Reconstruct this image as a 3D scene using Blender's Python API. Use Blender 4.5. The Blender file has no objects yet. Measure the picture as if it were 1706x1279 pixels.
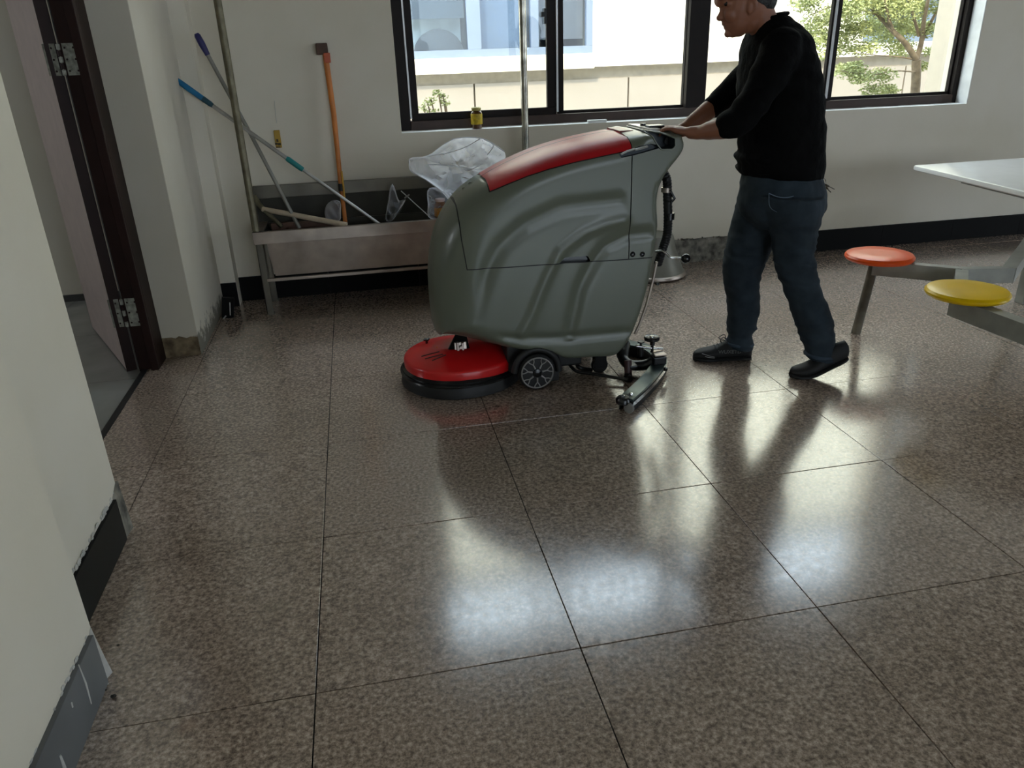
import bpy, bmesh, math, random
import numpy as np
from mathutils import Vector, Matrix, noise
from mathutils.geometry import delaunay_2d_cdt
random.seed(7)
SC = bpy.context.scene
COL = SC.collection
PI = math.pi

# ------------------------------------------------------------------ camera
F, PITCH, ROLL, YAW = 1264.03, 0.41093, -0.035495, 0.183552
CAM = np.array([0.9244, -2.8538, 1.4370])
fw = np.array([math.sin(YAW)*math.cos(PITCH), math.cos(YAW)*math.cos(PITCH), -math.sin(PITCH)])
rt = np.array([math.cos(YAW), -math.sin(YAW), 0.0]); up = np.cross(rt, fw)
_c, _s = math.cos(ROLL), math.sin(ROLL)
RT = _c*rt + _s*up; UP = -_s*rt + _c*up
cd = bpy.data.cameras.new('camera'); cam = bpy.data.objects.new('camera', cd); COL.objects.link(cam)
cd.sensor_width = 36; cd.lens = F/1706*36; cd.clip_start = 0.05; cd.clip_end = 200
M = Matrix(((RT[0], UP[0], -fw[0], CAM[0]), (RT[1], UP[1], -fw[1], CAM[1]), (RT[2], UP[2], -fw[2], CAM[2]), (0, 0, 0, 1)))
cam.matrix_world = M
SC.camera = cam

# ------------------------------------------------------------------ light
SC.view_settings.view_transform = 'Standard'; SC.view_settings.look = 'None'
SC.view_settings.gamma = 1.0; SC.view_settings.use_curve_mapping = False
SC.view_settings.exposure = 0.5
SC.cycles.use_adaptive_sampling = False
W = bpy.data.worlds.new('world'); SC.world = W; W.use_nodes = True
bg = W.node_tree.nodes['Background']
bg.inputs[0].default_value = (0.76, 0.88, 1.0, 1); bg.inputs[1].default_value = 4.8
sd = bpy.data.lights.new('sun', 'SUN'); sd.energy = 4.6; sd.color = (1.0, 0.87, 0.64); sd.angle = 0.06
so = bpy.data.objects.new('sun', sd); COL.objects.link(so)
so.rotation_euler = Vector((-0.65, -1, 1.25)).normalized().to_track_quat('Z', 'Y').to_euler()
def area(name, loc, size, direction, energy, color=(1, 1, 1), portal=False):
    l = bpy.data.lights.new(name, 'AREA'); l.shape = 'RECTANGLE'; l.size, l.size_y = size; l.energy = energy; l.color = color
    if portal: l.cycles.is_portal = True
    o = bpy.data.objects.new(name, l); COL.objects.link(o); o.location = loc
    o.rotation_euler = Vector(direction).normalized().to_track_quat('-Z', 'Y').to_euler()
    return o
area('main_window_portal', (3.24, 2.52, 2.2), (4.3, 2.6), (0, -1, 0), 1, portal=True)
area('added_window_portal', (9.2, 2.52, 2.2), (4.2, 2.5), (0, -1, 0), 1, portal=True)
# added fill lamps at assumed, unseen openings of the hall and the side room
area('right_opening_fill', (14.9, -4.6, 2.2), (5.0, 2.0), (-1, 0, 0), 40, (0.86, 0.93, 1.0))
area('rear_opening_fill', (5.0, -12.1, 2.2), (5.5, 1.9), (0, 1, 0), 2, (1.0, 0.95, 0.88))
area('side_room_fill', (-3.45, 0.6, 1.9), (0.55, 0.55), (1, 0, 0), 6, (0.92, 0.96, 1.0))

# ------------------------------------------------------------------ projections used to read real positions
def ray(x, y):
    return fw*1.0 + RT*((x-853)/F) - UP*((y-639.5)/F)
def onY(x, y, Y):
    d = ray(x, y); return Vector(CAM + (Y-CAM[1])/d[1]*d)
def onX(x, y, X):
    d = ray(x, y); return Vector(CAM + (X-CAM[0])/d[0]*d)
def onZ(x, y, z=0.0):
    d = ray(x, y); return Vector(CAM + (z-CAM[2])/d[2]*d)

# ------------------------------------------------------------------ materials
def lin(c):
    return tuple(((v/255)/12.92 if v/255 <= 0.04045 else ((v/255+0.055)/1.055)**2.4) for v in c)
MATS = {}
def mat(name, rgb, rough=0.5, metal=0.0, var=0.12, scale=12.0, bump=0.0, spec=0.5, coat=0.0, trans=0.0, aniso=0, rgb2=None):
    if name in MATS: return MATS[name]
    m = bpy.data.materials.new(name); m.use_nodes = True; nt = m.node_tree; N = nt.nodes; L = nt.links
    b = N['Principled BSDF']; b.inputs['Roughness'].default_value = rough; b.inputs['Metallic'].default_value = metal
    b.inputs['Specular IOR Level'].default_value = spec
    if coat: b.inputs['Coat Weight'].default_value = coat; b.inputs['Coat Roughness'].default_value = 0.1
    if trans: b.inputs['Transmission Weight'].default_value = trans
    tc = N.new('ShaderNodeTexCoord'); nz = N.new('ShaderNodeTexNoise'); nz.inputs['Scale'].default_value = scale
    nz.inputs['Detail'].default_value = 5
    L.new(tc.outputs['Object'], nz.inputs['Vector'])
    cr = N.new('ShaderNodeValToRGB'); L.new(nz.outputs['Fac'], cr.inputs[0])
    c = lin(rgb); c2 = lin(rgb2) if rgb2 else tuple(v*(1-var) for v in c); c1 = tuple(min(1, v*(1+var*0.6)) for v in c)
    cr.color_ramp.elements[0].position = 0.3; cr.color_ramp.elements[1].position = 0.7
    cr.color_ramp.elements[0].color = (*c2, 1); cr.color_ramp.elements[1].color = (*c1, 1)
    L.new(cr.outputs[0], b.inputs['Base Color'])
    if bump:
        bp = N.new('ShaderNodeBump'); bp.inputs['Strength'].default_value = bump; bp.inputs['Distance'].default_value = 0.01
        L.new(nz.outputs['Fac'], bp.inputs['Height']); L.new(bp.outputs[0], b.inputs['Normal'])
    MATS[name] = m; return m

def wall_mat(name, rgb, dirt_h=0.0, dirt=(95, 88, 74)):
    m = bpy.data.materials.new(name); m.use_nodes = True; nt = m.node_tree; N = nt.nodes; L = nt.links
    b = N['Principled BSDF']; b.inputs['Roughness'].default_value = 0.75; b.inputs['Specular IOR Level'].default_value = 0.3
    g = N.new('ShaderNodeNewGeometry'); nz = N.new('ShaderNodeTexNoise'); nz.inputs['Scale'].default_value = 1.6; nz.inputs['Detail'].default_value = 6
    L.new(g.outputs['Position'], nz.inputs['Vector'])
    cr = N.new('ShaderNodeValToRGB'); cr.color_ramp.elements[0].position = 0.35; cr.color_ramp.elements[1].position = 0.65
    c = lin(rgb); cr.color_ramp.elements[0].color = (c[0]*0.93, c[1]*0.92, c[2]*0.88, 1); cr.color_ramp.elements[1].color = (*c, 1)
    L.new(nz.outputs['Fac'], cr.inputs[0])
    last = cr.outputs[0]
    # small scuffs and, low down, stains with a ragged upper edge
    n2 = N.new('ShaderNodeTexNoise'); n2.inputs['Scale'].default_value = 16; n2.inputs['Detail'].default_value = 8; n2.inputs['Roughness'].default_value = 0.7
    L.new(g.outputs['Position'], n2.inputs['Vector'])
    if dirt_h > 0:
        sp = N.new('ShaderNodeSeparateXYZ'); L.new(g.outputs['Position'], sp.inputs[0])
        mr = N.new('ShaderNodeMapRange'); mr.inputs['From Min'].default_value = dirt_h; mr.inputs['From Max'].default_value = 0.0
        mr.inputs['To Min'].default_value = -0.35; mr.inputs['To Max'].default_value = 0.35
        L.new(sp.outputs['Z'], mr.inputs['Value'])
        ad = N.new('ShaderNodeMath'); ad.operation = 'ADD'; L.new(mr.outputs[0], ad.inputs[0]); L.new(n2.outputs['Fac'], ad.inputs[1])
        cr2 = N.new('ShaderNodeValToRGB'); cr2.color_ramp.elements[0].position = 0.56; cr2.color_ramp.elements[1].position = 0.70
        cr2.color_ramp.elements[0].color = (0, 0, 0, 1); cr2.color_ramp.elements[1].color = (0.8, 0.8, 0.8, 1)
        L.new(ad.outputs[0], cr2.inputs[0])
        mx = N.new('ShaderNodeMix'); mx.data_type = 'RGBA'; L.new(cr2.outputs[0], mx.inputs[0]); L.new(last, mx.inputs[6])
        mx.inputs[7].default_value = (*lin(dirt), 1); last = mx.outputs[2]
    L.new(last, b.inputs['Base Color'])
    bp = N.new('ShaderNodeBump'); bp.inputs['Strength'].default_value = 0.12; bp.inputs['Distance'].default_value = 0.01
    L.new(n2.outputs['Fac'], bp.inputs['Height']); L.new(bp.outputs[0], b.inputs['Normal'])
    MATS[name] = m; return m

def granite_mat():
    m = bpy.data.materials.new('polished_speckled_granite'); m.use_nodes = True; nt = m.node_tree; N = nt.nodes; L = nt.links
    b = N['Principled BSDF']
    g = N.new('ShaderNodeNewGeometry'); oi = N.new('ShaderNodeObjectInfo')
    # offset the grain per tile
    ml = N.new('ShaderNodeVectorMath'); ml.operation = 'SCALE'; ml.inputs[0].default_value = (7, 3, 5); L.new(oi.outputs['Random'], ml.inputs['Scale'])
    ad = N.new('ShaderNodeVectorMath'); ad.operation = 'ADD'; L.new(g.outputs['Position'], ad.inputs[0]); L.new(ml.outputs[0], ad.inputs[1])
    def ns(scale, det, rough=0.6, src=ad.outputs[0]):
        n = N.new('ShaderNodeTexNoise'); n.inputs['Scale'].default_value = scale; n.inputs['Detail'].default_value = det
        n.inputs['Roughness'].default_value = rough; L.new(src, n.inputs['Vector']); return n
    n1 = ns(84, 4, 0.66); n2 = ns(260, 3, 0.7); n3 = ns(1.4, 4, 0.6, g.outputs['Position']); n4 = ns(38, 3, 0.6)
    cr = N.new('ShaderNodeValToRGB'); e = cr.color_ramp.elements
    e[0].position = 0.33; e[0].color = (*lin((106, 93, 84)), 1)
    e[1].position = 0.68; e[1].color = (*lin((218, 202, 188)), 1)
    x = e.new(0.47); x.color = (*lin((156, 140, 128)), 1)
    x = e.new(0.55); x.color = (*lin((182, 164, 151)), 1)
    L.new(n1.outputs['Fac'], cr.inputs[0])
    cr2 = N.new('ShaderNodeValToRGB'); cr2.color_ramp.elements[0].position = 0.34; cr2.color_ramp.elements[1].position = 0.46
    cr2.color_ramp.elements[0].color = (0.5, 0.48, 0.47, 1); cr2.color_ramp.elements[1].color = (1, 1, 1, 1)
    L.new(n2.outputs['Fac'], cr2.inputs[0])
    m1 = N.new('ShaderNodeMix'); m1.data_type = 'RGBA'; m1.blend_type = 'MULTIPLY'; m1.inputs[0].default_value = 0.8
    L.new(cr.outputs[0], m1.inputs[6]); L.new(cr2.outputs[0], m1.inputs[7])
    # worn and soiled patches
    cr3 = N.new('ShaderNodeValToRGB'); cr3.color_ramp.elements[0].position = 0.35; cr3.color_ramp.elements[1].position = 0.68
    cr3.color_ramp.elements[0].color = (0.78, 0.74, 0.69, 1); cr3.color_ramp.elements[1].color = (1.06, 1.04, 1.02, 1)
    L.new(n3.outputs['Fac'], cr3.inputs[0])
    m2 = N.new('ShaderNodeMix'); m2.data_type = 'RGBA'; m2.blend_type = 'MULTIPLY'; m2.inputs[0].default_value = 1
    L.new(m1.outputs[2], m2.inputs[6]); L.new(cr3.outputs[0], m2.inputs[7])
    # two rusty spots by the wall
    last = m2.outputs[2]
    for (px, py, rad, colr) in ((315, 1208, 0.035, (120, 72, 40)), (458, 1012, 0.06, (88, 84, 50))):
        p = onZ(px, py)
        vd = N.new('ShaderNodeVectorMath'); vd.operation = 'DISTANCE'; L.new(g.outputs['Position'], vd.inputs[0]); vd.inputs[1].default_value = (p.x, p.y, 0)
        mr = N.new('ShaderNodeMapRange'); mr.inputs['From Min'].default_value = rad; mr.inputs['From Max'].default_value = 0.0
        mr.inputs['To Max'].default_value = 0.55; L.new(vd.outputs['Value'], mr.inputs['Value'])
        mm = N.new('ShaderNodeMath'); mm.operation = 'MULTIPLY'; L.new(mr.outputs[0], mm.inputs[0]); L.new(n4.outputs['Fac'], mm.inputs[1]); mm.use_clamp = True
        mx = N.new('ShaderNodeMix'); mx.data_type = 'RGBA'; L.new(mm.outputs[0], mx.inputs[0]); L.new(last, mx.inputs[6]); mx.inputs[7].default_value = (*lin(colr), 1)
        last = mx.outputs[2]
    L.new(last, b.inputs['Base Color'])
    mr = N.new('ShaderNodeMapRange'); mr.inputs['From Min'].default_value = 0.3; mr.inputs['From Max'].default_value = 0.7
    mr.inputs['To Min'].default_value = 0.12; mr.inputs['To Max'].default_value = 0.20; L.new(n4.outputs['Fac'], mr.inputs['Value'])
    L.new(mr.outputs[0], b.inputs['Roughness'])
    b.inputs['Specular IOR Level'].default_value = 0.6; b.inputs['Coat Weight'].default_value = 1.0; b.inputs['Coat IOR'].default_value = 1.58; L.new(mr.outputs[0], b.inputs['Coat Roughness'])
    bp = N.new('ShaderNodeBump'); bp.inputs['Strength'].default_value = 0.02; bp.inputs['Distance'].default_value = 0.001
    L.new(n1.outputs['Fac'], bp.inputs['Height']); L.new(bp.outputs[0], b.inputs['Normal'])
    MATS['granite'] = m; return m

def glass_mat(name, tint=(1, 1, 1), refl=0.06):
    m = bpy.data.materials.new(name); m.use_nodes = True; nt = m.node_tree; N = nt.nodes; L = nt.links
    for n in list(N): N.remove(n)
    out = N.new('ShaderNodeOutputMaterial'); mx = N.new('ShaderNodeMixShader'); tr = N.new('ShaderNodeBsdfTransparent'); gl = N.new('ShaderNodeBsdfGlossy')
    fr = N.new('ShaderNodeFresnel'); fr.inputs['IOR'].default_value = 1.45
    tc = N.new('ShaderNodeTexCoord'); nz = N.new('ShaderNodeTexNoise'); nz.inputs['Scale'].default_value = 3; L.new(tc.outputs['Object'], nz.inputs['Vector'])
    mr = N.new('ShaderNodeMapRange'); mr.inputs['To Min'].default_value = 0.01; mr.inputs['To Max'].default_value = 0.04; L.new(nz.outputs['Fac'], mr.inputs['Value'])
    L.new(mr.outputs[0], gl.inputs['Roughness']); tr.inputs[0].default_value = (*tint, 1)
    # a thin pane reflects at its entry face only (no total internal reflection at the exit face)
    ge = N.new('ShaderNodeNewGeometry'); iv = N.new('ShaderNodeMath'); iv.operation = 'SUBTRACT'; iv.inputs[0].default_value = 1.0; L.new(ge.outputs['Backfacing'], iv.inputs[1])
    ml = N.new('ShaderNodeMath'); ml.operation = 'MULTIPLY'; L.new(fr.outputs[0], ml.inputs[0]); L.new(iv.outputs[0], ml.inputs[1])
    L.new(ml.outputs[0], mx.inputs[0]); L.new(tr.outputs[0], mx.inputs[1]); L.new(gl.outputs[0], mx.inputs[2]); L.new(mx.outputs[0], out.inputs[0])
    MATS[name] = m; return m

def film_mat(name, alpha=0.25):
    """thin clear plastic film: mostly see-through, milky on creases"""
    m = bpy.data.materials.new(name); m.use_nodes = True; nt = m.node_tree; N = nt.nodes; L = nt.links
    for n in list(N): N.remove(n)
    out = N.new('ShaderNodeOutputMaterial'); mx = N.new('ShaderNodeMixShader'); tr = N.new('ShaderNodeBsdfTransparent')
    b = N.new('ShaderNodeBsdfPrincipled'); b.inputs['Base Color'].default_value = (0.93, 0.94, 0.97, 1); b.inputs['Roughness'].default_value = 0.18
    b.inputs['Specular IOR Level'].default_value = 1.0
    lt = N.new('ShaderNodeBsdfTranslucent'); lt.inputs[0].default_value = (0.9, 0.9, 0.95, 1)
    m2 = N.new('ShaderNodeMixShader'); m2.inputs[0].default_value = 0.85; L.new(b.outputs[0], m2.inputs[1]); L.new(lt.outputs[0], m2.inputs[2])
    tc = N.new('ShaderNodeTexCoord'); nz = N.new('ShaderNodeTexNoise'); nz.inputs['Scale'].default_value = 5; nz.inputs['Distortion'].default_value = 0.4
    L.new(tc.outputs['Object'], nz.inputs['Vector'])
    cr = N.new('ShaderNodeValToRGB'); e = cr.color_ramp.elements; e[0].position = 0.40; e[1].position = 0.60
    e[0].color = (alpha, alpha, alpha, 1); e[1].color = (alpha, alpha, alpha, 1); x = e.new(0.5); x.color = (min(1, alpha+0.15),)*3 + (1,)
    L.new(nz.outputs['Fac'], cr.inputs[0])
    lw = N.new('ShaderNodeLayerWeight'); lw.inputs[0].default_value = 0.35
    mm = N.new('ShaderNodeMath'); mm.operation = 'MAXIMUM'; L.new(cr.outputs[0], mm.inputs[0]); L.new(lw.outputs['Facing'], mm.inputs[1])
    L.new(mm.outputs[0], mx.inputs[0]); L.new(tr.outputs[0], mx.inputs[1]); L.new(m2.outputs[0], mx.inputs[2]); L.new(mx.outputs[0], out.inputs[0])
    MATS[name] = m; return m

# ------------------------------------------------------------------ object helpers
def link(name, me, m=None, parent=None, smooth=None):
    o = bpy.data.objects.new(name, me); COL.objects.link(o)
    if m: me.materials.append(m)
    if parent: o.parent = parent
    if smooth is not None:
        for p in me.polygons: p.use_smooth = True
        try: me.set_sharp_from_angle(angle=math.radians(smooth))
        except Exception: pass
    return o
def bmobj(name, bm, m=None, parent=None, smooth=None):
    me = bpy.data.meshes.new(name); bmesh.ops.recalc_face_normals(bm, faces=bm.faces); bm.to_mesh(me); bm.free()
    return link(name, me, m, parent, smooth)
def bx(bm, x0, x1, y0, y1, z0, z1, bev=0.0, mtx=None):
    r = bmesh.ops.create_cube(bm, size=1.0); vs = r['verts']
    for v in vs: v.co = Vector(((x0+x1)/2+v.co.x*(x1-x0), (y0+y1)/2+v.co.y*(y1-y0), (z0+z1)/2+v.co.z*(z1-z0)))
    if bev:
        es = list({e for v in vs for e in v.link_edges})
        r2 = bmesh.ops.bevel(bm, geom=es, offset=bev, segments=2, affect='EDGES', profile=0.6)
        vs = list({v for f in r2['faces'] for v in f.verts} | {v for v in vs if v.is_valid})
    if mtx is not None: bmesh.ops.transform(bm, matrix=mtx, verts=vs)
    return vs
def box(name, x0, x1, y0, y1, z0, z1, m, parent=None, bev=0.0):
    bm = bmesh.new(); bx(bm, x0, x1, y0, y1, z0, z1, bev); return bmobj(name, bm, m, parent)
def frame_of(d):
    d = d.normalized(); u = d.cross(Vector((0, 0, 1)))
    if u.length < 1e-3: u = Vector((1, 0, 0))
    u.normalize(); return u, d.cross(u).normalized()
def tube(bm, pts, rad, seg=12, cap=True, flat=None):
    """sweep a circle (or flattened) along pts; rad scalar or list"""
    pts = [Vector(p) for p in pts]; n = len(pts); rings = []
    prev = None
    for i, p in enumerate(pts):
        d = (pts[min(i+1, n-1)]-pts[max(i-1, 0)]).normalized()
        if prev is None: u, v = frame_of(d)
        else:
            u = (prev - d*prev.dot(d)).normalized(); v = d.cross(u).normalized()
        prev = u
        r = rad[i] if isinstance(rad, (list, tuple)) else rad
        rings.append([bm.verts.new(p+u*(math.cos(2*PI*k/seg)*r)+v*(math.sin(2*PI*k/seg)*r*(flat or 1))) for k in range(seg)])
    for a, b in zip(rings, rings[1:]):
        for k in range(seg): bm.faces.new((a[k], a[(k+1) % seg], b[(k+1) % seg], b[k]))
    if cap:
        bm.faces.new(rings[0][::-1]); bm.faces.new(rings[-1])
    return rings
def tubeobj(name, pts, rad, m, parent=None, seg=14, flat=None):
    bm = bmesh.new(); tube(bm, pts, rad, seg, True, flat); return bmobj(name, bm, m, parent, 50)
def lathe(bm, prof, c, axis=Vector((0, 0, 1)), seg=48):
    """prof list of (r, h) along axis from point c"""
    axis = Vector(axis).normalized(); u, v = frame_of(axis); c = Vector(c); rings = []
    for r, h in prof:
        if r < 1e-6: rings.append([bm.verts.new(c+axis*h)]*seg)
        else: rings.append([bm.verts.new(c+axis*h+(u*math.cos(2*PI*k/seg)+v*math.sin(2*PI*k/seg))*r) for k in range(seg)])
    for a, b in zip(rings, rings[1:]):
        for k in range(seg):
            vs = []
            for q in (a[k], a[(k+1) % seg], b[(k+1) % seg], b[k]):
                if q not in vs: vs.append(q)
            if len(vs) > 2: bm.faces.new(vs)
    for r_, flip in ((rings[0], True), (rings[-1], False)):
        if r_[0] is not r_[1]: bm.faces.new(r_[::-1] if flip else r_)
def latheobj(name, prof, c, m, parent=None, axis=(0, 0, 1), seg=48, smooth=35):
    bm = bmesh.new(); lathe(bm, prof, c, Vector(axis), seg); return bmobj(name, bm, m, parent, smooth)
def spline(pts, n=8):
    """Catmull-Rom"""
    P = [Vector(p) for p in pts]; P = [P[0]*2-P[1]]+P+[P[-1]*2-P[-2]]; out = []
    for i in range(1, len(P)-2):
        for k in range(n):
            t = k/n
            out.append(0.5*((2*P[i])+(P[i+1]-P[i-1])*t+(2*P[i-1]-5*P[i]+4*P[i+1]-P[i+2])*t*t+(3*P[i]-P[i-1]-3*P[i+1]+P[i+2])*t**3))
    out.append(P[-2]); return out
def prism(bm, poly, d):
    """poly list of 3D points (planar), extruded by vector d"""
    a = [bm.verts.new(p) for p in poly]; b = [bm.verts.new(Vector(p)+Vector(d)) for p in poly]; n = len(a)
    bm.faces.new(a[::-1]); bm.faces.new(b)
    for i in range(n): bm.faces.new((a[i], a[(i+1) % n], b[(i+1) % n], b[i]))
def tag(o, label=None, cat=None, group=None, kind=None):
    if label: o['label'] = label
    if cat: o['category'] = cat
    if group: o['group'] = group
    if kind: o['kind'] = kind
    return o
def thing(name, label, cat, loc=(0, 0, 0), group=None):
    o = bpy.data.objects.new(name, None); COL.objects.link(o); o.location = loc; o.empty_display_size = 0.1
    return tag(o, label, cat, group)
def adopt(root):
    """children were built in world coordinates: keep them there under a root that stands at its base"""
    inv = Matrix.Translation(-Vector(root.location))
    for ch in root.children: ch.matrix_parent_inverse = inv
def struct(o): o['kind'] = 'structure'; return o

# ------------------------------------------------------------------ materials list
M_wall = wall_mat('painted_plaster', (222, 215, 200))
M_walld = wall_mat('stained_plaster', (222, 216, 203), 0.28, (92, 88, 76))
M_hall = wall_mat('low_bounce_hall_tan', (146, 138, 122))  # unseen hall walls toned down to cut bounced light
M_wallb = wall_mat('aged_cream_plaster', (205, 198, 182), 0.22, (104, 88, 62))
M_gran = granite_mat()
M_grout = mat('dark_joint', (10, 9, 8), 0.9, spec=0.1)
M_skirt = mat('black_skirting_tile', (8, 8, 8), 0.6, spec=.15, var=0.3, scale=6)
M_skirtg = mat('grey_skirting_tile', (88, 90, 92), 0.45, var=0.2, scale=5)
M_chip = mat('chipped_white_plaster', (190, 188, 182), 0.9, bump=0.5, scale=40)
M_conc = mat('raw_mouldy_concrete', (130, 126, 116), 0.9, var=0.6, scale=22, bump=0.6, rgb2=(62, 60, 54))
M_frame = mat('dark_brown_aluminium', (26, 18, 15), 0.5, 0.0, var=0.15, spec=.18)
M_track = mat('bare_aluminium_strip', (205, 205, 205), 0.4, 0.4)
M_glass = glass_mat('clear_window_glass', (0.97, 0.99, 0.985))
M_dark_wood = mat('dark_stained_door_wood', (40, 22, 17), 0.5, var=0.3, scale=4, spec=0.2)
M_doorface = mat('pale_pink_door_face', (196, 178, 172), 0.4, var=0.08)
M_hinge = mat('worn_zinc_hinge', (150, 150, 138), 0.5, 0.3, var=0.5, scale=50)
M_steel = mat('brushed_stainless_steel', (172, 160, 150), 0.38, 0.85, var=0.25, scale=7)
M_steeld = mat('dull_stained_steel', (112, 108, 98), 0.42, 0.7, var=0.35, scale=5)
M_galv = mat('dull_galvanised_pipe', (112, 106, 86), 0.45, 0.6, var=0.35, scale=20)
M_chrome = mat('polished_chrome', (215, 215, 215), 0.15, 1.0)
M_tilegrey = mat('glossy_grey_floor_tile', (150, 150, 146), 0.12, var=0.2, scale=3)

# ------------------------------------------------------------------ floor: granite tiles
T = 0.68
floor = struct(box('floor', -0.262, 14.8, -12.0, 2.6, -0.06, -0.006, M_grout))
gbm = bmesh.new(); bx(gbm, -T/2+0.0017, T/2-0.0017, -T/2+0.0017, T/2-0.0017, -0.03, 0.0, 0.0006)
gme = bpy.data.meshes.new('granite_tile'); gbm.to_mesh(gme); gbm.free(); gme.materials.append(M_gran)
def tile_mesh(x0, x1, y0, y1):
    b = bmesh.new(); bx(b, x0+0.0017, x1-0.0017, y0+0.0017, y1-0.0017, -0.03, 0.0, 0.0006)
    me = bpy.data.meshes.new('granite_tile'); b.to_mesh(me); b.free(); me.materials.append(M_gran); return me
for i in range(-1, 22):
    for j in range(-13, 4):
        x0, x1, y0, y1 = i*T, (i+1)*T, j*T, (j+1)*T
        cx0, cx1, cy1 = max(x0, -0.262), min(x1, 14.8), min(y1, 2.6)
        if (cx0, cx1, cy1) == (x0, x1, y1):
            o = bpy.data.objects.new('granite_tile', gme); o.location = (x0+T/2, y0+T/2, 0)
        else:
            cxm, cym = (cx0+cx1)/2, (y0+cy1)/2
            o = bpy.data.objects.new('granite_tile', tile_mesh(cx0-cxm, cx1-cxm, y0-cym, cy1-cym)); o.location = (cxm, cym, 0)
        COL.objects.link(o); o.parent = floor
        if (cx0, cx1, cy1) == (x0, x1, y1):
            o.rotation_euler = (random.uniform(-1, 1)*0.0022, random.uniform(-1, 1)*0.0022, 0)
        o.location.z = random.uniform(-0.0006, 0.0)
# side room floor beyond the doorway
sfl = struct(box('floor', -3.4, -0.262, -2.2, 2.62, -0.06, -0.016, M_grout))
for i in range(4):
    for j in range(6):
        x1 = -0.27-i*0.8; x0 = max(x1-0.797, -3.4); y0 = -2.2+j*0.8; y1 = min(y0+0.797, 2.62)
        box('floor_tile', x0, x1, y0, y1, -0.05, -0.012, M_tilegrey, sfl, 0.001)
struct(box('trim_1', -0.285, -0.255, -0.44, 1.08, -0.03, 0.002, mat('black_threshold_strip', (26, 26, 26), 0.5)))

# ------------------------------------------------------------------ walls
H = 3.6
WY = 2.22
# back wall with window opening x 1.215..5.28, z 1.0..3.35
def wall_with_hole(name, x0, x1, y0, y1, hx0, hx1, hz0, hz1, m):
    bm = bmesh.new()
    bx(bm, x0, hx0, y0, y1, 0, H); bx(bm, hx1, x1, y0, y1, 0, H); bx(bm, hx0, hx1, y0, y1, 0, hz0); bx(bm, hx0, hx1, y0, y1, hz1, H)
    return struct(bmobj(name, bm, m))
wall_with_hole('wall_back', 0.06, 6.5, WY, WY+0.30, 1.215, 5.28, 0.995, 3.4, M_wall)
wall_with_hole('wall_back', 6.5, 14.8, WY, WY+0.30, 7.1, 11.2, 0.995, 3.4, M_wall)
struct(box('ceiling', -3.4, 15.1, -12.3, 2.6, H, H+0.1, mat('low_bounce_ceiling_paint', (140, 138, 130), 0.8)))  # unseen ceiling greyed to reduce light bouncing back
# left wall pieces: near pier (stepped), door opening, far pier, nib in the corner
struct(box('wall_left', -0.24, 0.145, -12.2, -1.175, 0, H, M_wall))
struct(box('wall_left', -0.24, 0.028, -1.175, -0.475, 0, H, M_walld))
struct(box('wall_left', -0.21, -0.018, 1.235, 2.10, 0, H, M_wallb))
struct(box('wall_left', -0.21, 0.078, 2.10, 2.60, 0, H, M_wall))
bm = bmesh.new(); bx(bm, -0.018, -0.0155, 1.236, 2.095, 0.0, H)  # smooth white skim coat on the far pier's inner face
struct(bmobj('trim_2', bm, M_walld))
struct(box('wall_left', -0.24, 0.028, -0.475, 1.235, 2.75, H, M_wall))
# right and rear walls (outside the frame) with assumed openings for the added fill lamps
def side_wall(name, axis, a0, a1, c, holes, m):
    bm = bmesh.new(); t = 0.2
    def seg(p0, p1, z0, z1):
        if axis == 'x': bx(bm, c, c+t, p0, p1, z0, z1)
        else: bx(bm, p0, p1, c-t, c, z0, z1)
    h0, h1 = holes
    seg(a0, h0, 0, H); seg(h1, a1, 0, H); seg(h0, h1, 0, 1.1); seg(h0, h1, 3.3, H)
    return struct(bmobj(name, bm, m))
side_wall('wall_right', 'x', -12.2, 2.6, 14.8, (-7.3, -1.9), M_hall)
side_wall('wall_rear', 'y', -0.24, 14.8, -12.0, (2.0, 8.0), M_hall)
# side room shell
struct(box('wall_side_room_back', -3.4, -0.21, 2.62, 2.74, -0.06, H, M_wall))
struct(box('wall_side_room_near', -3.4, -0.24, -2.32, -2.2, -0.06, H, M_wall))
bm = bmesh.new(); bx(bm, -3.52, -3.4, -2.32, 0.3, -0.06, H); bx(bm, -3.52, -3.4, 0.9, 2.74, -0.06, H); bx(bm, -3.52, -3.4, 0.3, 0.9, -0.06, 1.6); bx(bm, -3.52, -3.4, 0.3, 0.9, 2.2, H)
struct(bmobj('wall_side_room_left', bm, M_wall))
struct(box('trim_3', -3.4, -0.3, 2.6, 2.62, -0.012, 0.03, mat('grey_coved_edge', (70, 70, 68), 0.6)))

# ------------------------------------------------------------------ baseboards
bb = struct(bpy.data.objects.new('baseboard_left', None)); COL.objects.link(bb)
box('skirting_tile', 0.028, 0.039, -1.175, -0.530, 0.0, 0.155, M_skirt, bb, 0.0015)
box('skirting_tile', 0.145, 0.158, -1.93, -1.20, 0.0, 0.155, M_skirtg, bb, 0.0015)
box('skirting_tile', 0.145, 0.158, -2.55, -1.935, 0.0, 0.155, M_skirtg, bb, 0.0015)
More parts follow.
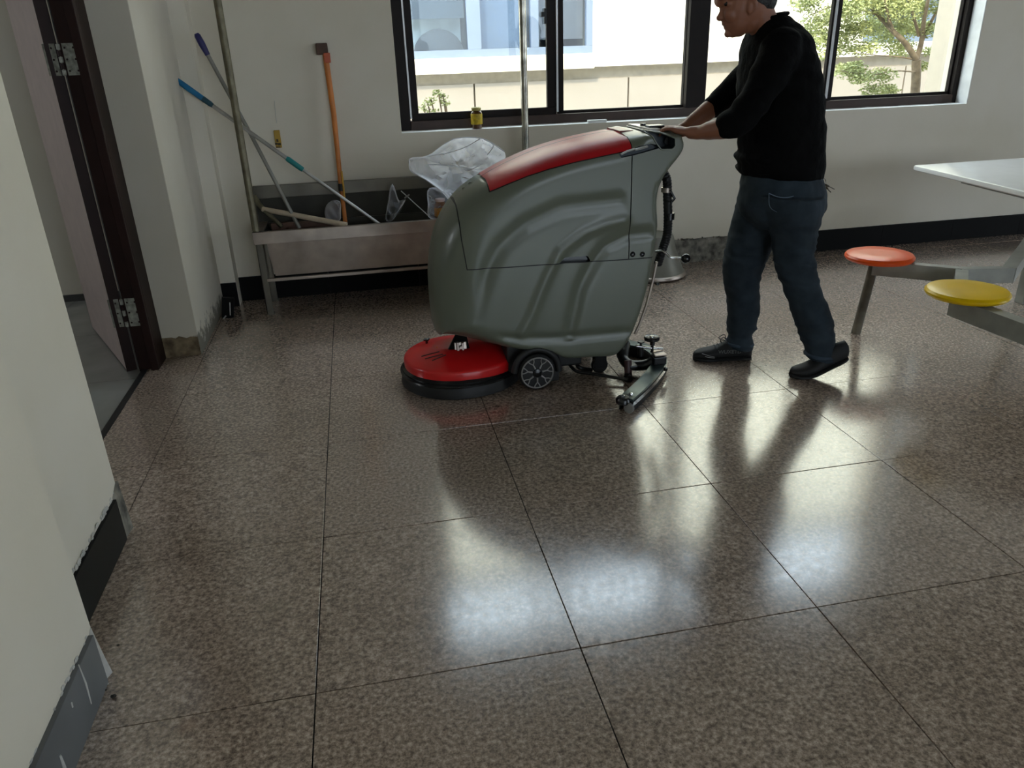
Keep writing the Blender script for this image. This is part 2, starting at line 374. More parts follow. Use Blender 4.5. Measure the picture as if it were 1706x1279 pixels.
# ragged plaster edges where the skirting was set
def ragged(name, pts, n, m, parent, s=0.008):
    bm = bmesh.new()
    for k in range(n):
        t = random.random(); a = Vector(pts[0]).lerp(Vector(pts[1]), t)
        r = bmesh.ops.create_icosphere(bm, subdivisions=1, radius=s*random.uniform(0.4, 1.3))
        bmesh.ops.transform(bm, matrix=Matrix.Translation(a+Vector((random.uniform(-.3, .3)*s, random.uniform(-1, 1)*s, random.uniform(-1, 1)*s))) @ Matrix.Diagonal((0.35, random.uniform(.8, 2.5), 1, 1)), verts=r['verts'])
    o = bmobj(name, bm, m, parent); o['kind'] = 'stuff'; return o
ragged('plaster_crumbs', ((0.03, -1.16, 0.16), (0.03, -0.5, 0.165)), 45, M_chip, bb)
ragged('plaster_crumbs', ((0.146, -1.7, 0.157), (0.146, -1.2, 0.157)), 20, M_chip, bb, 0.006)
# cracked filler at the two wall ends and the smashed corner by the grey skirting
bm = bmesh.new()
prism(bm, [(0.028, -0.53, 0), (0.028, -0.53, 0.16), (0.030, -0.476, 0.19), (0.034, -0.462, 0.0)], (0.006, 0.004, 0)); bmobj('broken_plaster_edge', bm, M_conc, bb)
bm = bmesh.new()
prism(bm, [(0.146, -1.20, 0), (0.146, -1.20, 0.15), (0.146, -1.176, 0.16), (0.152, -1.168, 0.06), (0.158, -1.165, 0.0)], (-0.010, 0.004, 0)); bmobj('broken_plaster_edge', bm, M_chip, bb)
for (a, b2, w) in (((332, 860), (372, 1040), 3), ((0, 0), (0, 0), 0)):
    if w == 0: continue
    # long white scrape on the grey skirting tile
    p0 = onX(131, 1107, 0.1585); p1 = onX(152, 1172, 0.1585)
    bm = bmesh.new(); tube(bm, [p0, (p0+p1)/2+Vector((0, .004, 0)), p1], [0.0012, 0.003, 0.0017], 6); bmobj('scrape', bm, M_chip, bb)
    p0 = onX(100, 1258, 0.1585); p1 = onX(107, 1279, 0.1585)
    bm = bmesh.new(); tube(bm, [p0, p1], [0.003, 0.005], 6); bmobj('scrape', bm, M_chip, bb)
    p0 = onX(119, 1170, 0.1585); p1 = onX(121, 1178, 0.1585)
    bm = bmesh.new(); tube(bm, [p0, p1], [0.002, 0.002], 6); bmobj('scrape', bm, M_chip, bb)
for (px, py, s) in ((190, 1161, 0.008), (197, 1075, 0.004), (179, 1140, 0.005), (176, 1150, 0.004)):
    p = onZ(px, py); bm = bmesh.new(); r = bmesh.ops.create_icosphere(bm, subdivisions=1, radius=s)
    for v in r['verts']: v.co = Vector((v.co.x*1.2, v.co.y*0.8, v.co.z*0.5+s*0.5))*random.uniform(.8, 1.1)
    o = bmobj('plaster_chip', bm, mat('dark_rubble', (50, 46, 40), 0.9) if s < 0.0045 or s == 0.008 else M_chip); o.location = (p.x, p.y, 0.0)
    tag(o, {0.008: 'dark plaster chip on the floor beside the near grey skirting', 0.005: 'pale plaster crumb under the smashed corner of the grey skirting'}.get(s, ('higher' if py < 1100 else 'lower')+' of two tiny crumbs at the foot of the stepped left wall'), 'debris', 'crumbs by the left wall')
bbb = struct(bpy.data.objects.new('baseboard_back', None)); COL.objects.link(bbb)
xs = [4.15+.6*k for k in range(18)]
for a, b2 in zip(xs, xs[1:]): box('skirting_tile', a, b2-0.0015, WY-0.014, WY, 0, 0.157, M_skirt, bbb, 0.001)
for a, b2 in ((0.08, 0.65), (0.65, 1.25), (1.25, 1.85), (1.85, 2.45), (2.45, 3.05)):
    box('skirting_tile', a, b2-0.0015, WY-0.014, WY, 0, 0.157, M_skirt, bbb, 0.001)
box('skirting_tile', -0.015, 0.078, 2.087, 2.10, 0, 0.157, M_skirt, bbb, 0.001)
# stretch where the skirting has come off: rough bare concrete with a ragged top
bm = bmesh.new(); n = 40; top = []
for k in range(n+1):
    x = 3.05+(4.15-3.05)*k/n; top.append(Vector((x, WY-0.004, 0.172+0.008*noise.noise(Vector((x*14, 0, 3))))))
prism(bm, [Vector((3.05, WY-0.004, 0))]+top+[Vector((4.15, WY-0.004, 0))], (0, 0.01, 0))
bmobj('bare_wall_strip', bm, M_conc, bbb)
ragged('plaster_crumbs', ((3.1, WY-0.006, 0.172), (4.14, WY-0.006, 0.165)), 60, M_conc, bbb, 0.006)
# rough foot of the far pier (tile fallen off)
bm = bmesh.new(); top = [Vector((-0.205+0.187*k/10, 1.232, 0.112+0.012*noise.noise(Vector((k*.9, 1, 3)))-0.01*(k/10))) for k in range(11)]
prism(bm, [Vector((-0.205, 1.232, 0))]+top+[Vector((-0.018, 1.232, 0))], (0, 0.006, 0)); bmobj('bare_wall_strip', bm, mat('brown_stained_plaster', (128, 112, 86), 0.9, var=.6, scale=18, bump=.5, rgb2=(70, 56, 40)), bb)

# loose skirting piece leaning in the corner
p = onZ(362, 522)
t = thing('loose_skirting_piece', 'loose black skirting piece with white glint strips leaning by the far pier left of the sink', 'skirting', (0.02, 1.86, 0))
bm = bmesh.new(); bx(bm, 0.0, 0.07, 1.85, 1.875, 0.0, 0.13, 0.002, Matrix.Translation((0.035, 1.86, 0)) @ Matrix.Rotation(0.18, 4, 'Y') @ Matrix.Translation((-0.035, -1.86, 0)))
bmobj('board', bm, M_skirt, t)
bm = bmesh.new(); tube(bm, [(0.055, 1.845, 0.02), (0.066, 1.845, 0.10)], 0.0035, 6); tube(bm, [(0.012, 1.845, 0.003), (0.03, 1.84, 0.02)], 0.004, 6); bmobj('glint_strips', bm, M_chip, t)  # white strips painted as the glints on the black edge
adopt(t)

# ------------------------------------------------------------------ doorway: jamb, leaf, hinges
door = struct(bpy.data.objects.new('door_1', None)); COL.objects.link(door)
box('door_jamb', -0.298, -0.197, 1.085, 1.235, -0.01, 2.75, M_dark_wood, door, 0.003)
box('door_stop', -0.235, -0.197, 1.06, 1.085, -0.01, 2.75, M_dark_wood, door, 0.002)
box('door_head', -0.298, -0.197, -0.44, 1.235, 2.68, 2.75, M_dark_wood, door, 0.003)
box('door_jamb', -0.298, -0.197, -0.475, -0.44, -0.01, 2.75, M_dark_wood, door, 0.003)
hp = Vector((-0.316, 1.10, 0)); le = Vector((-0.735, 1.964, 0)); dd = (le-hp).normalized(); nn = Vector((dd.y, -dd.x, 0))  # nn faces the room
ang = math.atan2(dd.y, dd.x)
R = Matrix.Translation(hp) @ Matrix.Rotation(ang, 4, 'Z')
bm = bmesh.new(); bx(bm, 0.0, 0.93, 0.0, 0.042, 0.0, 2.65, 0.002, R); leaf = bmobj('door_leaf', bm, M_doorface, door)
bm = bmesh.new(); bx(bm, -0.003, 0.0, -0.002, 0.046, 0.0, 2.65, 0, R); bmobj('door_edge', bm, M_dark_wood, leaf)
bm = bmesh.new(); bx(bm, -0.003, 0.02, -0.004, 0.0, 0.0, 2.65, 0, R); bmobj('edge_lipping', bm, M_dark_wood, leaf)
# lock plate and lever near the free edge of the leaf
for (z0, z1) in ((1.18, 1.40),):
    bm = bmesh.new(); bx(bm, 0.86, 0.895, -0.006, 0.0, z0, z1, 0.002, R); bmobj('lock_plate', bm, M_steel, leaf)
    bm = bmesh.new(); bx(bm, 0.76, 0.885, -0.05, -0.03, 1.36, 1.378, 0.004, R); bx(bm, 0.868, 0.885, -0.05, -0.004, 1.36, 1.378, 0.003, R); bmobj('door_handle', bm, M_steel, leaf)
# pale strip painted as the light seen through the gap between leaf and jamb
box('gap_light_strip', -0.3135, -0.2985, 1.12, 1.128, 0.0, 2.65, mat('pale_gap_light', (120, 116, 112), 0.6), door)
def hinge(zc, h):
    t = bpy.data.objects.new('hinge', None); COL.objects.link(t); t.parent = door
    box('hinge_leaf', -0.288, -0.228, 1.0812, 1.0862, zc-h/2, zc+h/2, M_hinge, t, 0.0008)
    box('hinge_leaf', -0.368, -0.318, 1.085, 1.090, zc-h/2, zc+h/2, M_hinge, t, 0.0008)
    for k in range(5):
        z = zc-h/2+h*k/5
        latheobj('hinge_knuckle', [(0.007, 0), (0.0085, 0.002), (0.0085, h/5-0.004), (0.007, h/5-0.002)], (-0.303, 1.082, z), M_dark_wood if k % 2 else M_hinge, t, seg=14)
    bm = bmesh.new()
    for sx in (-0.278, -0.243, -0.333, -0.353):
        for sz in (-0.36, 0.0, 0.36):
            bmesh.ops.create_uvsphere(bm, u_segments=8, v_segments=5, radius=0.0045, matrix=Matrix.Translation((sx, 1.083 if sx < -.3 else 1.0805, zc+sz*h)))
    bmobj('hinge_screws', bm, M_dark_wood, t)
hinge(1.475, 0.13); hinge(0.31, 0.145)

# ------------------------------------------------------------------ window in the back wall
win = struct(bpy.data.objects.new('window_1', None)); COL.objects.link(win)
FY0, FY1 = 2.30, 2.38
ZT = 2.62; ZTOP = 3.34
box('window_frame', 1.218, 1.283, FY0, FY1, 0.997, 3.4, M_frame, win, 0.003)           # left stile
box('window_frame', 5.205, 5.278, FY0, FY1, 0.997, 3.4, M_frame, win, 0.003)
box('window_frame', 1.283, 5.205, FY0-0.012, FY1, 0.997, 1.055, mat('brown_sill_rail', (62, 47, 41), 0.5, 0.0, var=.15, spec=.3), win, 0.003)
box('window_frame', 1.283, 5.205, FY0, FY1, 3.33, 3.4, M_frame, win, 0.003)
box('window_frame', 1.283, 5.205, FY0, FY1, ZT, ZT+0.10, M_frame, win, 0.003)           # transom bar
box('mullion', 3.145, 3.285, FY0-0.012, FY1, 1.055, 3.33, M_frame, win, 0.003)
box('mullion', 2.235, 2.30, FY0+0.01, FY1, ZT+0.10, 3.33, M_frame, win, 0.003)
box('mullion', 4.19, 4.26, FY0+0.01, FY1, ZT+0.10, 3.33, M_frame, win, 0.003)
for (a, b2) in ((1.283, 1.293), (2.246, 2.258), (4.190, 4.206)):
    box('track_strip', a, b2, FY0-0.004, FY0+0.02, 1.07, ZT, M_track, win)
def sash(x0, x1, z0, z1, y, wl, wr, wb, wt):
    s = bpy.data.objects.new('sash', None); COL.objects.link(s); s.parent = win
    box('sash_rail', x0, x1, y-0.016, y+0.016, z0, z0+wb, M_frame, s, 0.002); box('sash_rail', x0, x1, y-0.016, y+0.016, z1-wt, z1, M_frame, s, 0.002)
    box('sash_stile', x0, x0+wl, y-0.016, y+0.016, z0+wb, z1-wt, M_frame, s, 0.002); box('sash_stile', x1-wr, x1, y-0.016, y+0.016, z0+wb, z1-wt, M_frame, s, 0.002)
    box('pane', x0+wl, x1-wr, y-0.003, y+0.003, z0+wb, z1-wt, M_glass, s); return s
s1 = sash(1.293, 2.246, 1.055, ZT, 2.322, 0.045, 0.06, 0.045, 0.05)
sash(2.258, 3.145, 1.055, ZT, 2.350, 0.045, 0.004, 0.018, 0.05)
sash(3.285, 4.206, 1.055, ZT, 2.322, 0.006, 0.03, 0.018, 0.05)
sash(4.206, 5.205, 1.055, ZT, 2.350, 0.055, 0.012, 0.020, 0.05)
for (a, b2) in ((1.283, 2.235), (2.30, 3.145), (3.285, 4.19), (4.26, 5.205)):
    box('pane', a, b2, 2.337, 2.343, ZT+0.10, 3.33, M_glass, win)
# unseen window added further right along the same wall to light the left side
win2 = struct(bpy.data.objects.new('added_window', None)); COL.objects.link(win2)
for (a, b2, c_, d_) in ((7.1, 7.17, .997, 3.4), (11.13, 11.2, .997, 3.4), (9.08, 9.22, 1.06, 3.33), (7.17, 11.13, .997, 1.06), (7.17, 11.13, 3.33, 3.4), (7.17, 9.08, ZT, ZT+.10), (9.22, 11.13, ZT, ZT+.10)):
    box('window_frame', a, b2, FY0, FY1, c_, d_, M_frame, win2, .003)
for (a, b2) in ((7.17, 9.08), (9.22, 11.13)):
    box('pane', a, b2, 2.337, 2.343, 1.06, ZT, M_glass, win2); box('pane', a, b2, 2.337, 2.343, ZT+.10, 3.33, M_glass, win2)
struct(box('trim_4', 5.274, 5.2795, WY+.001, 2.333, .996, 3.39, mat('daylight_white_reveal', (244, 244, 242), .5)))  # whiter skins on reveal and sill paint in the window light
struct(box('trim_5', 1.216, 5.274, WY+.001, 2.32, .9945, .9965, MATS['daylight_white_reveal']))
# sash lock on the meeting stile
bm = bmesh.new(); p = onY(908, 25, 2.30); bx(bm, p.x-0.008, p.x+0.010, 2.286, 2.306, p.z-0.05, p.z+0.04, 0.003); bx(bm, p.x-0.028, p.x+0.0, 2.28, 2.292, p.z-0.01, p.z+0.02, 0.003)
bmobj('sash_lock', bm, mat('black_lock_metal', (20, 20, 20), 0.4, 0.5), win)
for _o in [o for o in bpy.data.objects if o.type == 'MESH' and (o.parent == win or (o.parent and o.parent.parent == win))]:
    for _v in _o.data.vertices:
        _v.co.x = min(0.924+(_v.co.x-0.924)*1.0067, 5.279); _v.co.y += 0.035
# sill and reveals are the wall, skinned whiter above for window light; a thin ragged sealant line lies along the frame foot
bm = bmesh.new(); pts = [Vector((1.22+4.05*k/60, 2.288, 0.9975+0.003*noise.noise(Vector((k*.7, 0, 0))))) for k in range(61)]; tube(bm, pts, 0.004, 6)
bmobj('sealant_bead', bm, M_chip, win)

# ------------------------------------------------------------------ outside
M_bwhite = mat('white_render', (240, 234, 214), 0.8, var=0.04)
M_bcream = mat('cream_stone_cladding', (150, 142, 132), 0.75, var=0.06, scale=1.5)
M_bled = mat('cream_ledge_stone', (226, 218, 192), 0.75, var=0.05)
M_bframe = mat('blue_grey_window_frame', (104, 116, 134), 0.45, var=0.06)
struct(box('ground_outside', -8, 26, 2.53, 22, -0.4, -0.15, mat('pale_paving', (178, 176, 168), 0.85, var=0.15, scale=2)))
bl = thing('neighbouring_building', 'pale building across the yard with cream cladding below and blue-grey framed windows', 'building', (5.5, 7.5, -0.15))
def pt(name, *a, **k): return box(name, *a, parent=bl, **k)
# upper wall with two window openings; lower wall of cladding slabs
x = 1.75 - 0.0; XW = [(-2.0, 4.05), (7.9, 9.9)]
for (a, b2, z0, z1) in ((-7.0, -2.0, 1.24, 6.5), (4.05, 7.9, 1.24, 6.5), (9.9, 20.0, 1.24, 6.5), (-2.0, 4.05, 3.3, 6.5), (7.9, 9.9, 3.3, 6.5), (7.9, 9.9, 1.24, 1.40)):
    pt('upper_wall', a, b2, 7.42, 7.9, z0, z1, M_bwhite)
pt('window_ledge', -2.0, 4.05, 7.36, 7.9, 1.225, 1.405, M_bled)
xx = [-7.0, -5.8, -3.7, -1.6, 0.42, 2.49, 4.57, 6.64, 8.7, 10.8, 12.9, 15.0, 17.1, 20.0]
for a, b2 in zip(xx, xx[1:]): pt('cladding_slab', a+0.012, b2-0.012, 7.50, 7.56, -0.15, 1.09, M_bcream)
for a, b2 in zip(xx, xx[1:]): pt('ledge_shade_strip', a, b2, 7.53, 7.58, 1.09, 1.24, mat('ledge_shade_taupe', (146, 138, 126), 0.8))  # darker strip painted as the shade under the overhanging ledge
pt('backing_wall', -7.0, 20.0, 7.56, 7.9, -0.15, 1.24, mat('joint_backing_render', (150, 140, 120), 0.9))  # plain render behind the slabs, seen in their joints
# far windows
M_pane2 = glass_mat('bluish_reflecting_glass', (0.78, 0.84, 0.90))
def far_window(x0, x1, mull, z0=1.405, z1=3.3):
    w = bpy.data.objects.new('window', None); COL.objects.link(w); w.parent = bl
    box('window_frame', x0, x1, 7.44, 7.54, z0, z0+0.09, M_bframe, w, 0.004); box('window_frame', x0, x1, 7.44, 7.54, z1-0.08, z1, M_bframe, w, 0.004)
    edges = [x0]+[m for m, _ in mull]+[x1]
    box('window_frame', x0, x0+0.08, 7.44, 7.54, z0+.09, z1-.08, M_bframe, w, 0.004); box('window_frame', x1-0.08, x1, 7.44, 7.54, z0+.09, z1-.08, M_bframe, w, 0.004)
    for m, wd in mull: box('mullion', m, m+wd, 7.44, 7.54, z0+.09, z1-.08, M_bframe, w, 0.004)
    prev = x0+0.08
    for m, wd in list(mull)+[(x1-0.08, 0)]:
        box('pane', prev, m, 7.49, 7.5, z0+.09, z1-.08, M_pane2, w); prev = m+wd
far_window(-2.0, 4.05, [(0.2, 0.12), (2.43, 0.17), (3.24, 0.10)])
far_window(7.9, 9.9, [(8.9, 0.08)])
# grey room behind those windows, made-up blinds; bright panel and dark dome imitate reflections
M_int = mat('dim_interior_wall', (120, 128, 138), 0.9)
pt('interior_back_wall', -2.0, 4.05, 9.6, 9.7, 1.0, 3.6, M_int); pt('interior_floor', -2.0, 9.9, 7.9, 9.6, 0.9, 1.0, M_int); pt('interior_back_wall', 7.9, 9.9, 9.6, 9.7, 1.0, 3.6, M_int)
pt('interior_ceiling', -2.0, 9.9, 7.9, 9.7, 3.5, 3.6, M_int); pt('interior_partition', 2.5, 2.6, 7.56, 9.6, 1.0, 3.5, M_int); pt('interior_end_wall', -2.1, -2.0, 7.56, 9.7, 1.0, 3.6, M_int); pt('interior_end_wall', 9.9, 10.0, 7.56, 9.7, 1.0, 3.6, M_int)
pt('interior_end_wall', 4.05, 4.15, 7.9, 9.7, 1.0, 3.6, M_int)
pt('roller_blind', -1.9, 2.42, 7.60, 7.62, 1.86, 3.25, mat('grey_roller_blind', (70, 78, 82), 0.8))
pt('roller_blind', 2.62, 3.22, 7.60, 7.62, 1.5, 3.25, mat('slate_roller_blind', (104, 116, 132), 0.8))
pt('roller_blind', 3.36, 3.96, 7.60, 7.62, 1.58, 3.25, mat('taupe_roller_blind', (120, 114, 110), 0.8))
pt('pane_bright_patch', -1.5, 2.4, 7.85, 7.88, 1.3, 2.2, mat('pane_reflection_white', (225, 226, 214), 0.7, var=.25, scale=5))
latheobj('round_dark_form', [(0.0, 0.0), (0.22, 0.0), (0.33, 0.05), (0.33, 0.10), (0.22, 0.14), (0.0, 0.14)], (2.09, 7.80, 1.42), mat('pane_reflection_dark', (60, 62, 62), 0.7), bl, axis=(0, -1, 0), seg=32)
adopt(bl)
# projecting wing of this building at the right
wg = tag(box('building_wing', 5.99, 8.6, 2.75, 3.6, -0.15, 5.2, mat('cream_painted_wing', (186, 174, 156), 0.8, var=.04)), 'plain cream wall of the wing rising outside at the right end of the window', 'wall')

# trees
def leaf_cloud(name, blobs, n, size, m, parent, seed):
    rs = np.random.RandomState(seed); vs, fs = [], []
    tot = sum(b_[4] for b_ in blobs)
    for (cx, cy, cz, r, w) in blobs:
        for k in range(int(n*w/tot)):
            d = rs.normal(size=3); d /= np.linalg.norm(d); q = np.array([cx, cy, cz])+d*r*rs.rand()**0.5*np.array([1, 1, 0.55])
            a = rs.normal(size=3); a[2] *= 0.5; a /= np.linalg.norm(a); b_ = np.cross(a, rs.normal(size=3)); b_ /= np.linalg.norm(b_)
            s = size*rs.uniform(.6, 1.3); i0 = len(vs)
            vs += [tuple(q-a*s), tuple(q+b_*s*.38), tuple(q+a*s), tuple(q-b_*s*.38)]; fs.append((i0, i0+1, i0+2, i0+3))
    me = bpy.data.meshes.new(name); me.from_pydata(vs, [], fs); o = link(name, me, m, parent); o['kind'] = 'stuff'; return o
M_bark = mat('grey_tree_bark', (120, 108, 92), 0.9, var=.4, scale=15, bump=.4)
M_leaf = mat('sunlit_green_leaf', (158, 164, 112), 0.6, var=.4, scale=3, rgb2=(118, 128, 80))
TY = 4.8
def tp(px, py, dy=0): return onY(px, py, TY+dy)
tr = thing('maple_tree', 'small leafy tree with forked grey trunk outside the right window panes', 'tree', (6.85, TY, -0.15))
fork = tp(1527, 100)
bm = bmesh.new(); tube(bm, spline([(6.9, TY, -0.2), (6.87, TY, 0.4), tp(1525, 150), fork], 5), [0.06]*5+[0.052]*5+[0.048]*6, 10)
def branch(pts, r0, r1):
    s = spline(pts, 5); n_ = len(s); tube(bm, s, [r0+(r1-r0)*k/(n_-1) for k in range(n_)], 8)
branch([fork, tp(1508, 72), tp(1488, 52), tp(1462, 24, .2), tp(1440, -2, .3), tp(1405, -60, .4)], 0.034, 0.01)
branch([fork, tp(1535, 70), tp(1540, 30, -.1), tp(1548, -10, -.2), tp(1560, -80, -.3)], 0.03, 0.012)
branch([tp(1488, 52), tp(1478, 20), tp(1470, -40)], 0.018, 0.008)
branch([tp(1462, 24, .2), tp(1425, 14, .2), tp(1390, 10, .3), tp(1350, 25, .3)], 0.012, 0.004)
branch([tp(1535, 70), tp(1560, 20), tp(1590, -30)], 0.02, 0.008)
branch([fork, tp(1500, 95), tp(1460, 92, -.1), tp(1425, 88, -.2)], 0.009, 0.003)
branch([tp(1530, 120), tp(1490, 118, -.2), tp(1450, 125, -.3), tp(1400, 118, -.3)], 0.009, 0.003)
branch([tp(1531, 60), tp(1520, 20), tp(1505, -30)], 0.018, 0.008)
bmobj('trunk', bm, M_bark, tr, 60)
bl_ = []
rs = np.random.RandomState(3)
for (px, py, r, w, dy) in ((1345, 5, .16, 2, .2), (1365, 35, .18, 2, .3), (1375, 65, .16, 2, .2), (1405, 20, .18, 3, 0), (1420, 50, .17, 2.6, .2), (1440, 80, .14, 1.2, .1), (1430, 5, .2, 3, .1), (1470, 0, .2, 3, .2), (1500, 15, .2, 2.6, 0),
        (1500, 45, .14, 1.2, .2), (1540, 10, .18, 2, .1), (1545, 50, .12, 1, 0), (1410, 118, .13, 1.1, -.2), (1435, 128, .12, 1.2, -.3), (1470, 125, .13, 1.0, -.2), (1480, 150, .1, 1, -.1), (1455, 150, .12, 0.9, -.2), (1425, 112, .1, .8, -.3), (1535, 110, .08, .6, .1), (1455, 40, .2, 2.4, .5), (1500, 80, .16, 1.8, .5), (1520, 45, .18, 2.2, .5), (1475, 62, .16, 1.6, .6), (1405, 78, .14, 1.2, .4), (1350, 55, .14, 1.2, .5), (1555, 85, .10, .8, .3), (1380, 90, .12, .8, .1),
        (1400, -40, .25, 3, .3), (1470, -45, .25, 3, .2), (1540, -45, .25, 3, 0), (1340, -45, .2, 2, .3)):
    c = tp(px, py, dy); bl_.append((c.x, c.y, c.z, r, w))
leaf_cloud('foliage', [(a_, b_, c_, r_*1.2, w_) for a_, b_, c_, r_, w_ in bl_], 23000, 0.019, M_leaf, tr, 5); adopt(tr)
sh = thing('garden_shrub', 'small feathery shrub outside behind the lower left corner of the window', 'shrub', (1.62, 3.3, -0.15))
bm = bmesh.new(); q0 = Vector((1.62, 3.3, -0.15)); tips = [onY(x_, y_, 3.3) for x_, y_ in ((705, 178), (718, 165), (730, 152), (738, 158), (742, 168), (722, 182), (712, 170))]
for tq in tips: tube(bm, spline([q0, q0.lerp(tq, .5)+Vector((0.04, 0, .05)), tq], 5), 0.006, 6)
bmobj('stems', bm, M_bark, sh)
leaf_cloud('foliage', [(t_.x, t_.y, t_.z-.01, .05, 1) for t_ in tips]+[(1.62, 3.3, .6, .2, 4)], 420, 0.016, M_leaf, sh, 9); adopt(sh)


# ------------------------------------------------------------------ floor scrubber
YC, HW = 0.53, 0.245          # centre plane and half width of the body
YN = YC-HW                    # near face
def xz(px, py, Y): p = onY(px, py, Y); return (p.x, p.z)
prof_px = [((725, 549), .50), ((719, 520), .50), ((715.5, 480), .50), ((715.5, 440), .50), ((722, 398), .50), ((735, 363), .50), ((752, 334), .52), ((773, 310), .55),
    ((806, 284), .60), ((845, 262), .62), ((890, 243), .62), ((940, 228), .62), ((992, 217), .62), ((1048, 210), .62), ((1085, 210.5), .60), ((1112, 214), .50),
    ((1130, 223), .36), ((1138, 236), .33), ((1138, 249), .32), ((1131, 264), .31), ((1117, 284), .30), ((1106, 303), .30), ((1103, 330), .30), ((1103, 360), .30), ((1099, 395), .30),
    ((1093, 432), .30), ((1086, 470), .30), ((1076, 508), .30), ((1064, 542), .30), ((1051, 570), .30), ((1036, 589), .30), ((1020, 598), .30), ((985, 600), .30), ((952, 602), .30), ((934, 600), .30),
    ((918, 593), .30), ((890, 590), .30), ((850, 588), .30), ((810, 579), .32), ((770, 567), .36), ((742, 557), .42)]
profP = [xz(p[0], p[1], Y) for p, Y in prof_px]
def smooth_closed(P, n=6):
    out = []; N_ = len(P); P = [Vector((a, b, 0)) for a, b in P]
    for i in range(N_):
        a, b, c, d = P[i-1], P[i], P[(i+1) % N_], P[(i+2) % N_]
        for k in range(n):
            t = k/n; q = 0.5*((2*b)+(c-a)*t+(2*a-5*b+4*c-d)*t*t+(3*b-a-3*c+d)*t**3); out.append((q.x, q.y))
    return np.array(out)
PR = smooth_closed(profP)
# the orientation must be counter-clockwise
A_ = 0.5*np.sum(PR[:, 0]*np.roll(PR[:, 1], -1)-np.roll(PR[:, 0], -1)*PR[:, 1])
if A_ < 0: PR = PR[::-1].copy()
def resample(P, step, closed=True):
    Q = np.vstack([P, P[:1]]) if closed else P; d = np.r_[0, np.cumsum(np.hypot(*(np.diff(Q, axis=0).T)))]
    n = max(2, int(round(d[-1]/step))); s = np.linspace(0, d[-1], n+1)
    R_ = np.c_[np.interp(s, d, Q[:, 0]), np.interp(s, d, Q[:, 1])]; return R_[:-1] if closed else R_
PR = resample(PR, 0.012)
def rad_at(x, z):
    """rounding radius of the moulded shell: generous at the nose and crown, tight at the back and foot"""
    front = np.clip((1.62-x)/0.45, 0, 1); top = np.clip((z-0.72)/0.25, 0, 1)
    rr_ = 0.034+0.19*front**1.3*(0.55+0.45*np.clip((z-.15)/.3, 0, 1))+0.075*top*(1-front)
    re_ = np.clip((x-2.0)/0.12, 0, 1)*np.clip((z-.78)/.12, 0, 1); return rr_*(1-re_)+0.022*re_
PRr = rad_at(PR[:, 0], PR[:, 1])
def seg_dist(pts, A, B):
    d = B-A; L2 = (d**2).sum(1); out = []
    for p in pts:
        t = np.clip(((p-A)*d).sum(1)/L2, 0, 1); q = A+d*t[:, None]; out.append(np.hypot(*(p-q).T))
    return np.array(out)
PA, PB = PR, np.roll(PR, -1, axis=0)
def pline_dist(pts, pl): return seg_dist(pts, pl[:-1], pl[1:]).min(1)
def pxl(lst, Y=None): return np.array([xz(a, b, Y or YN+0.01) for a, b in lst])
rel1 = resample(pxl([(786, 530), (798, 490), (812, 449), (833, 410), (873, 375), (934, 345), (1030, 334)]), .01, False)
rel2 = resample(pxl([(868, 556), (885, 525), (896, 495), (913, 455), (934, 416), (971, 388), (1010, 372), (1040, 366)]), .01, False)
rel3 = resample(pxl([(948, 556), (954, 530), (965, 480), (985, 440), (1008, 410), (1045, 392), (1080, 388)]), .01, False)
rel4 = resample(pxl([(800, 560), (870, 563), (950, 561), (1045, 552)]), .01, False)
def half_width(pts):
    D = seg_dist(pts, PA, PB); u = (D/PRr[None, :]).min(1); u = np.clip(u, 0, 1)
    n = 2.6; h = HW*(1-(1-u)**n)**(1/n)
    w = np.clip((u-0.75)/0.25, 0, 1)
    r = -0.009*np.exp(-(pline_dist(pts, rel1)/0.034)**2)+0.009*np.exp(-(pline_dist(pts, rel2)/0.020)**2)-0.010*np.exp(-(pline_dist(pts, rel3)/0.026)**2)-0.008*np.exp(-(pline_dist(pts, rel4)/0.015)**2)
    # broad shallow basin between the first two contours
    return h+r*w
def inside(pts, poly):
    x, y = pts[:, 0], pts[:, 1]; c = np.zeros(len(pts), bool); n = len(poly); j = n-1
    for i in range(n):
        xi, yi = poly[i]; xj, yj = poly[j]
        k = ((yi > y) != (yj > y)) & (x < (xj-xi)*(y-yi)/(yj-yi+1e-12)+xi); c ^= k; j = i
    return c
# seams (pixels on the near face) -> XZ
lidcurve = pxl([(818, 322), (850, 307), (880, 294), (915, 282), (955, 271), (1000, 261), (1052, 250)])
seam_lidfront = pxl([(800, 270), (808, 285), (818, 322)], .36)
seam_lidfront = np.array([xz(797, 265, .60), xz(809, 287, .42), tuple(lidcurve[0])])
seam_rear = pxl([(1053, 190), (1052, 250), (1050, 340), (1046, 431)])
seam_mid = pxl([(778, 449), (850, 444), (932, 438), (940, 437), (983, 435.5), (1046, 431), (1110, 426)])
seam_front = np.array([xz(748, 300, .5), xz(764, 338, .33), xz(765, 362, .32), tuple(xz(769, 400, YN+.02)), tuple(seam_mid[0])])
seams = [resample(s, 0.012, False) for s in (lidcurve, seam_lidfront, seam_rear, seam_mid, seam_front)]
pocket = resample(pxl([(1081, 220), (1107, 222.5), (1123, 229.5), (1123.5, 243), (1118, 248.5), (1100, 248.5), (1093, 240)]), 0.01)
latchhole = resample(pxl([(1031, 257), (1033, 263), (1052, 259), (1074, 253), (1098, 246), (1094, 241), (1083, 239), (1064, 243), (1053, 248)]), 0.01)
handhole = resample(pxl([(931, 437.5), (940, 428), (978, 425), (984, 435)]), 0.01)
SG = 0.0022
def offs(pl, s):
    t = np.gradient(pl, axis=0); t /= np.hypot(*t.T)[:, None]; return pl+np.c_[-t[:, 1], t[:, 0]]*s
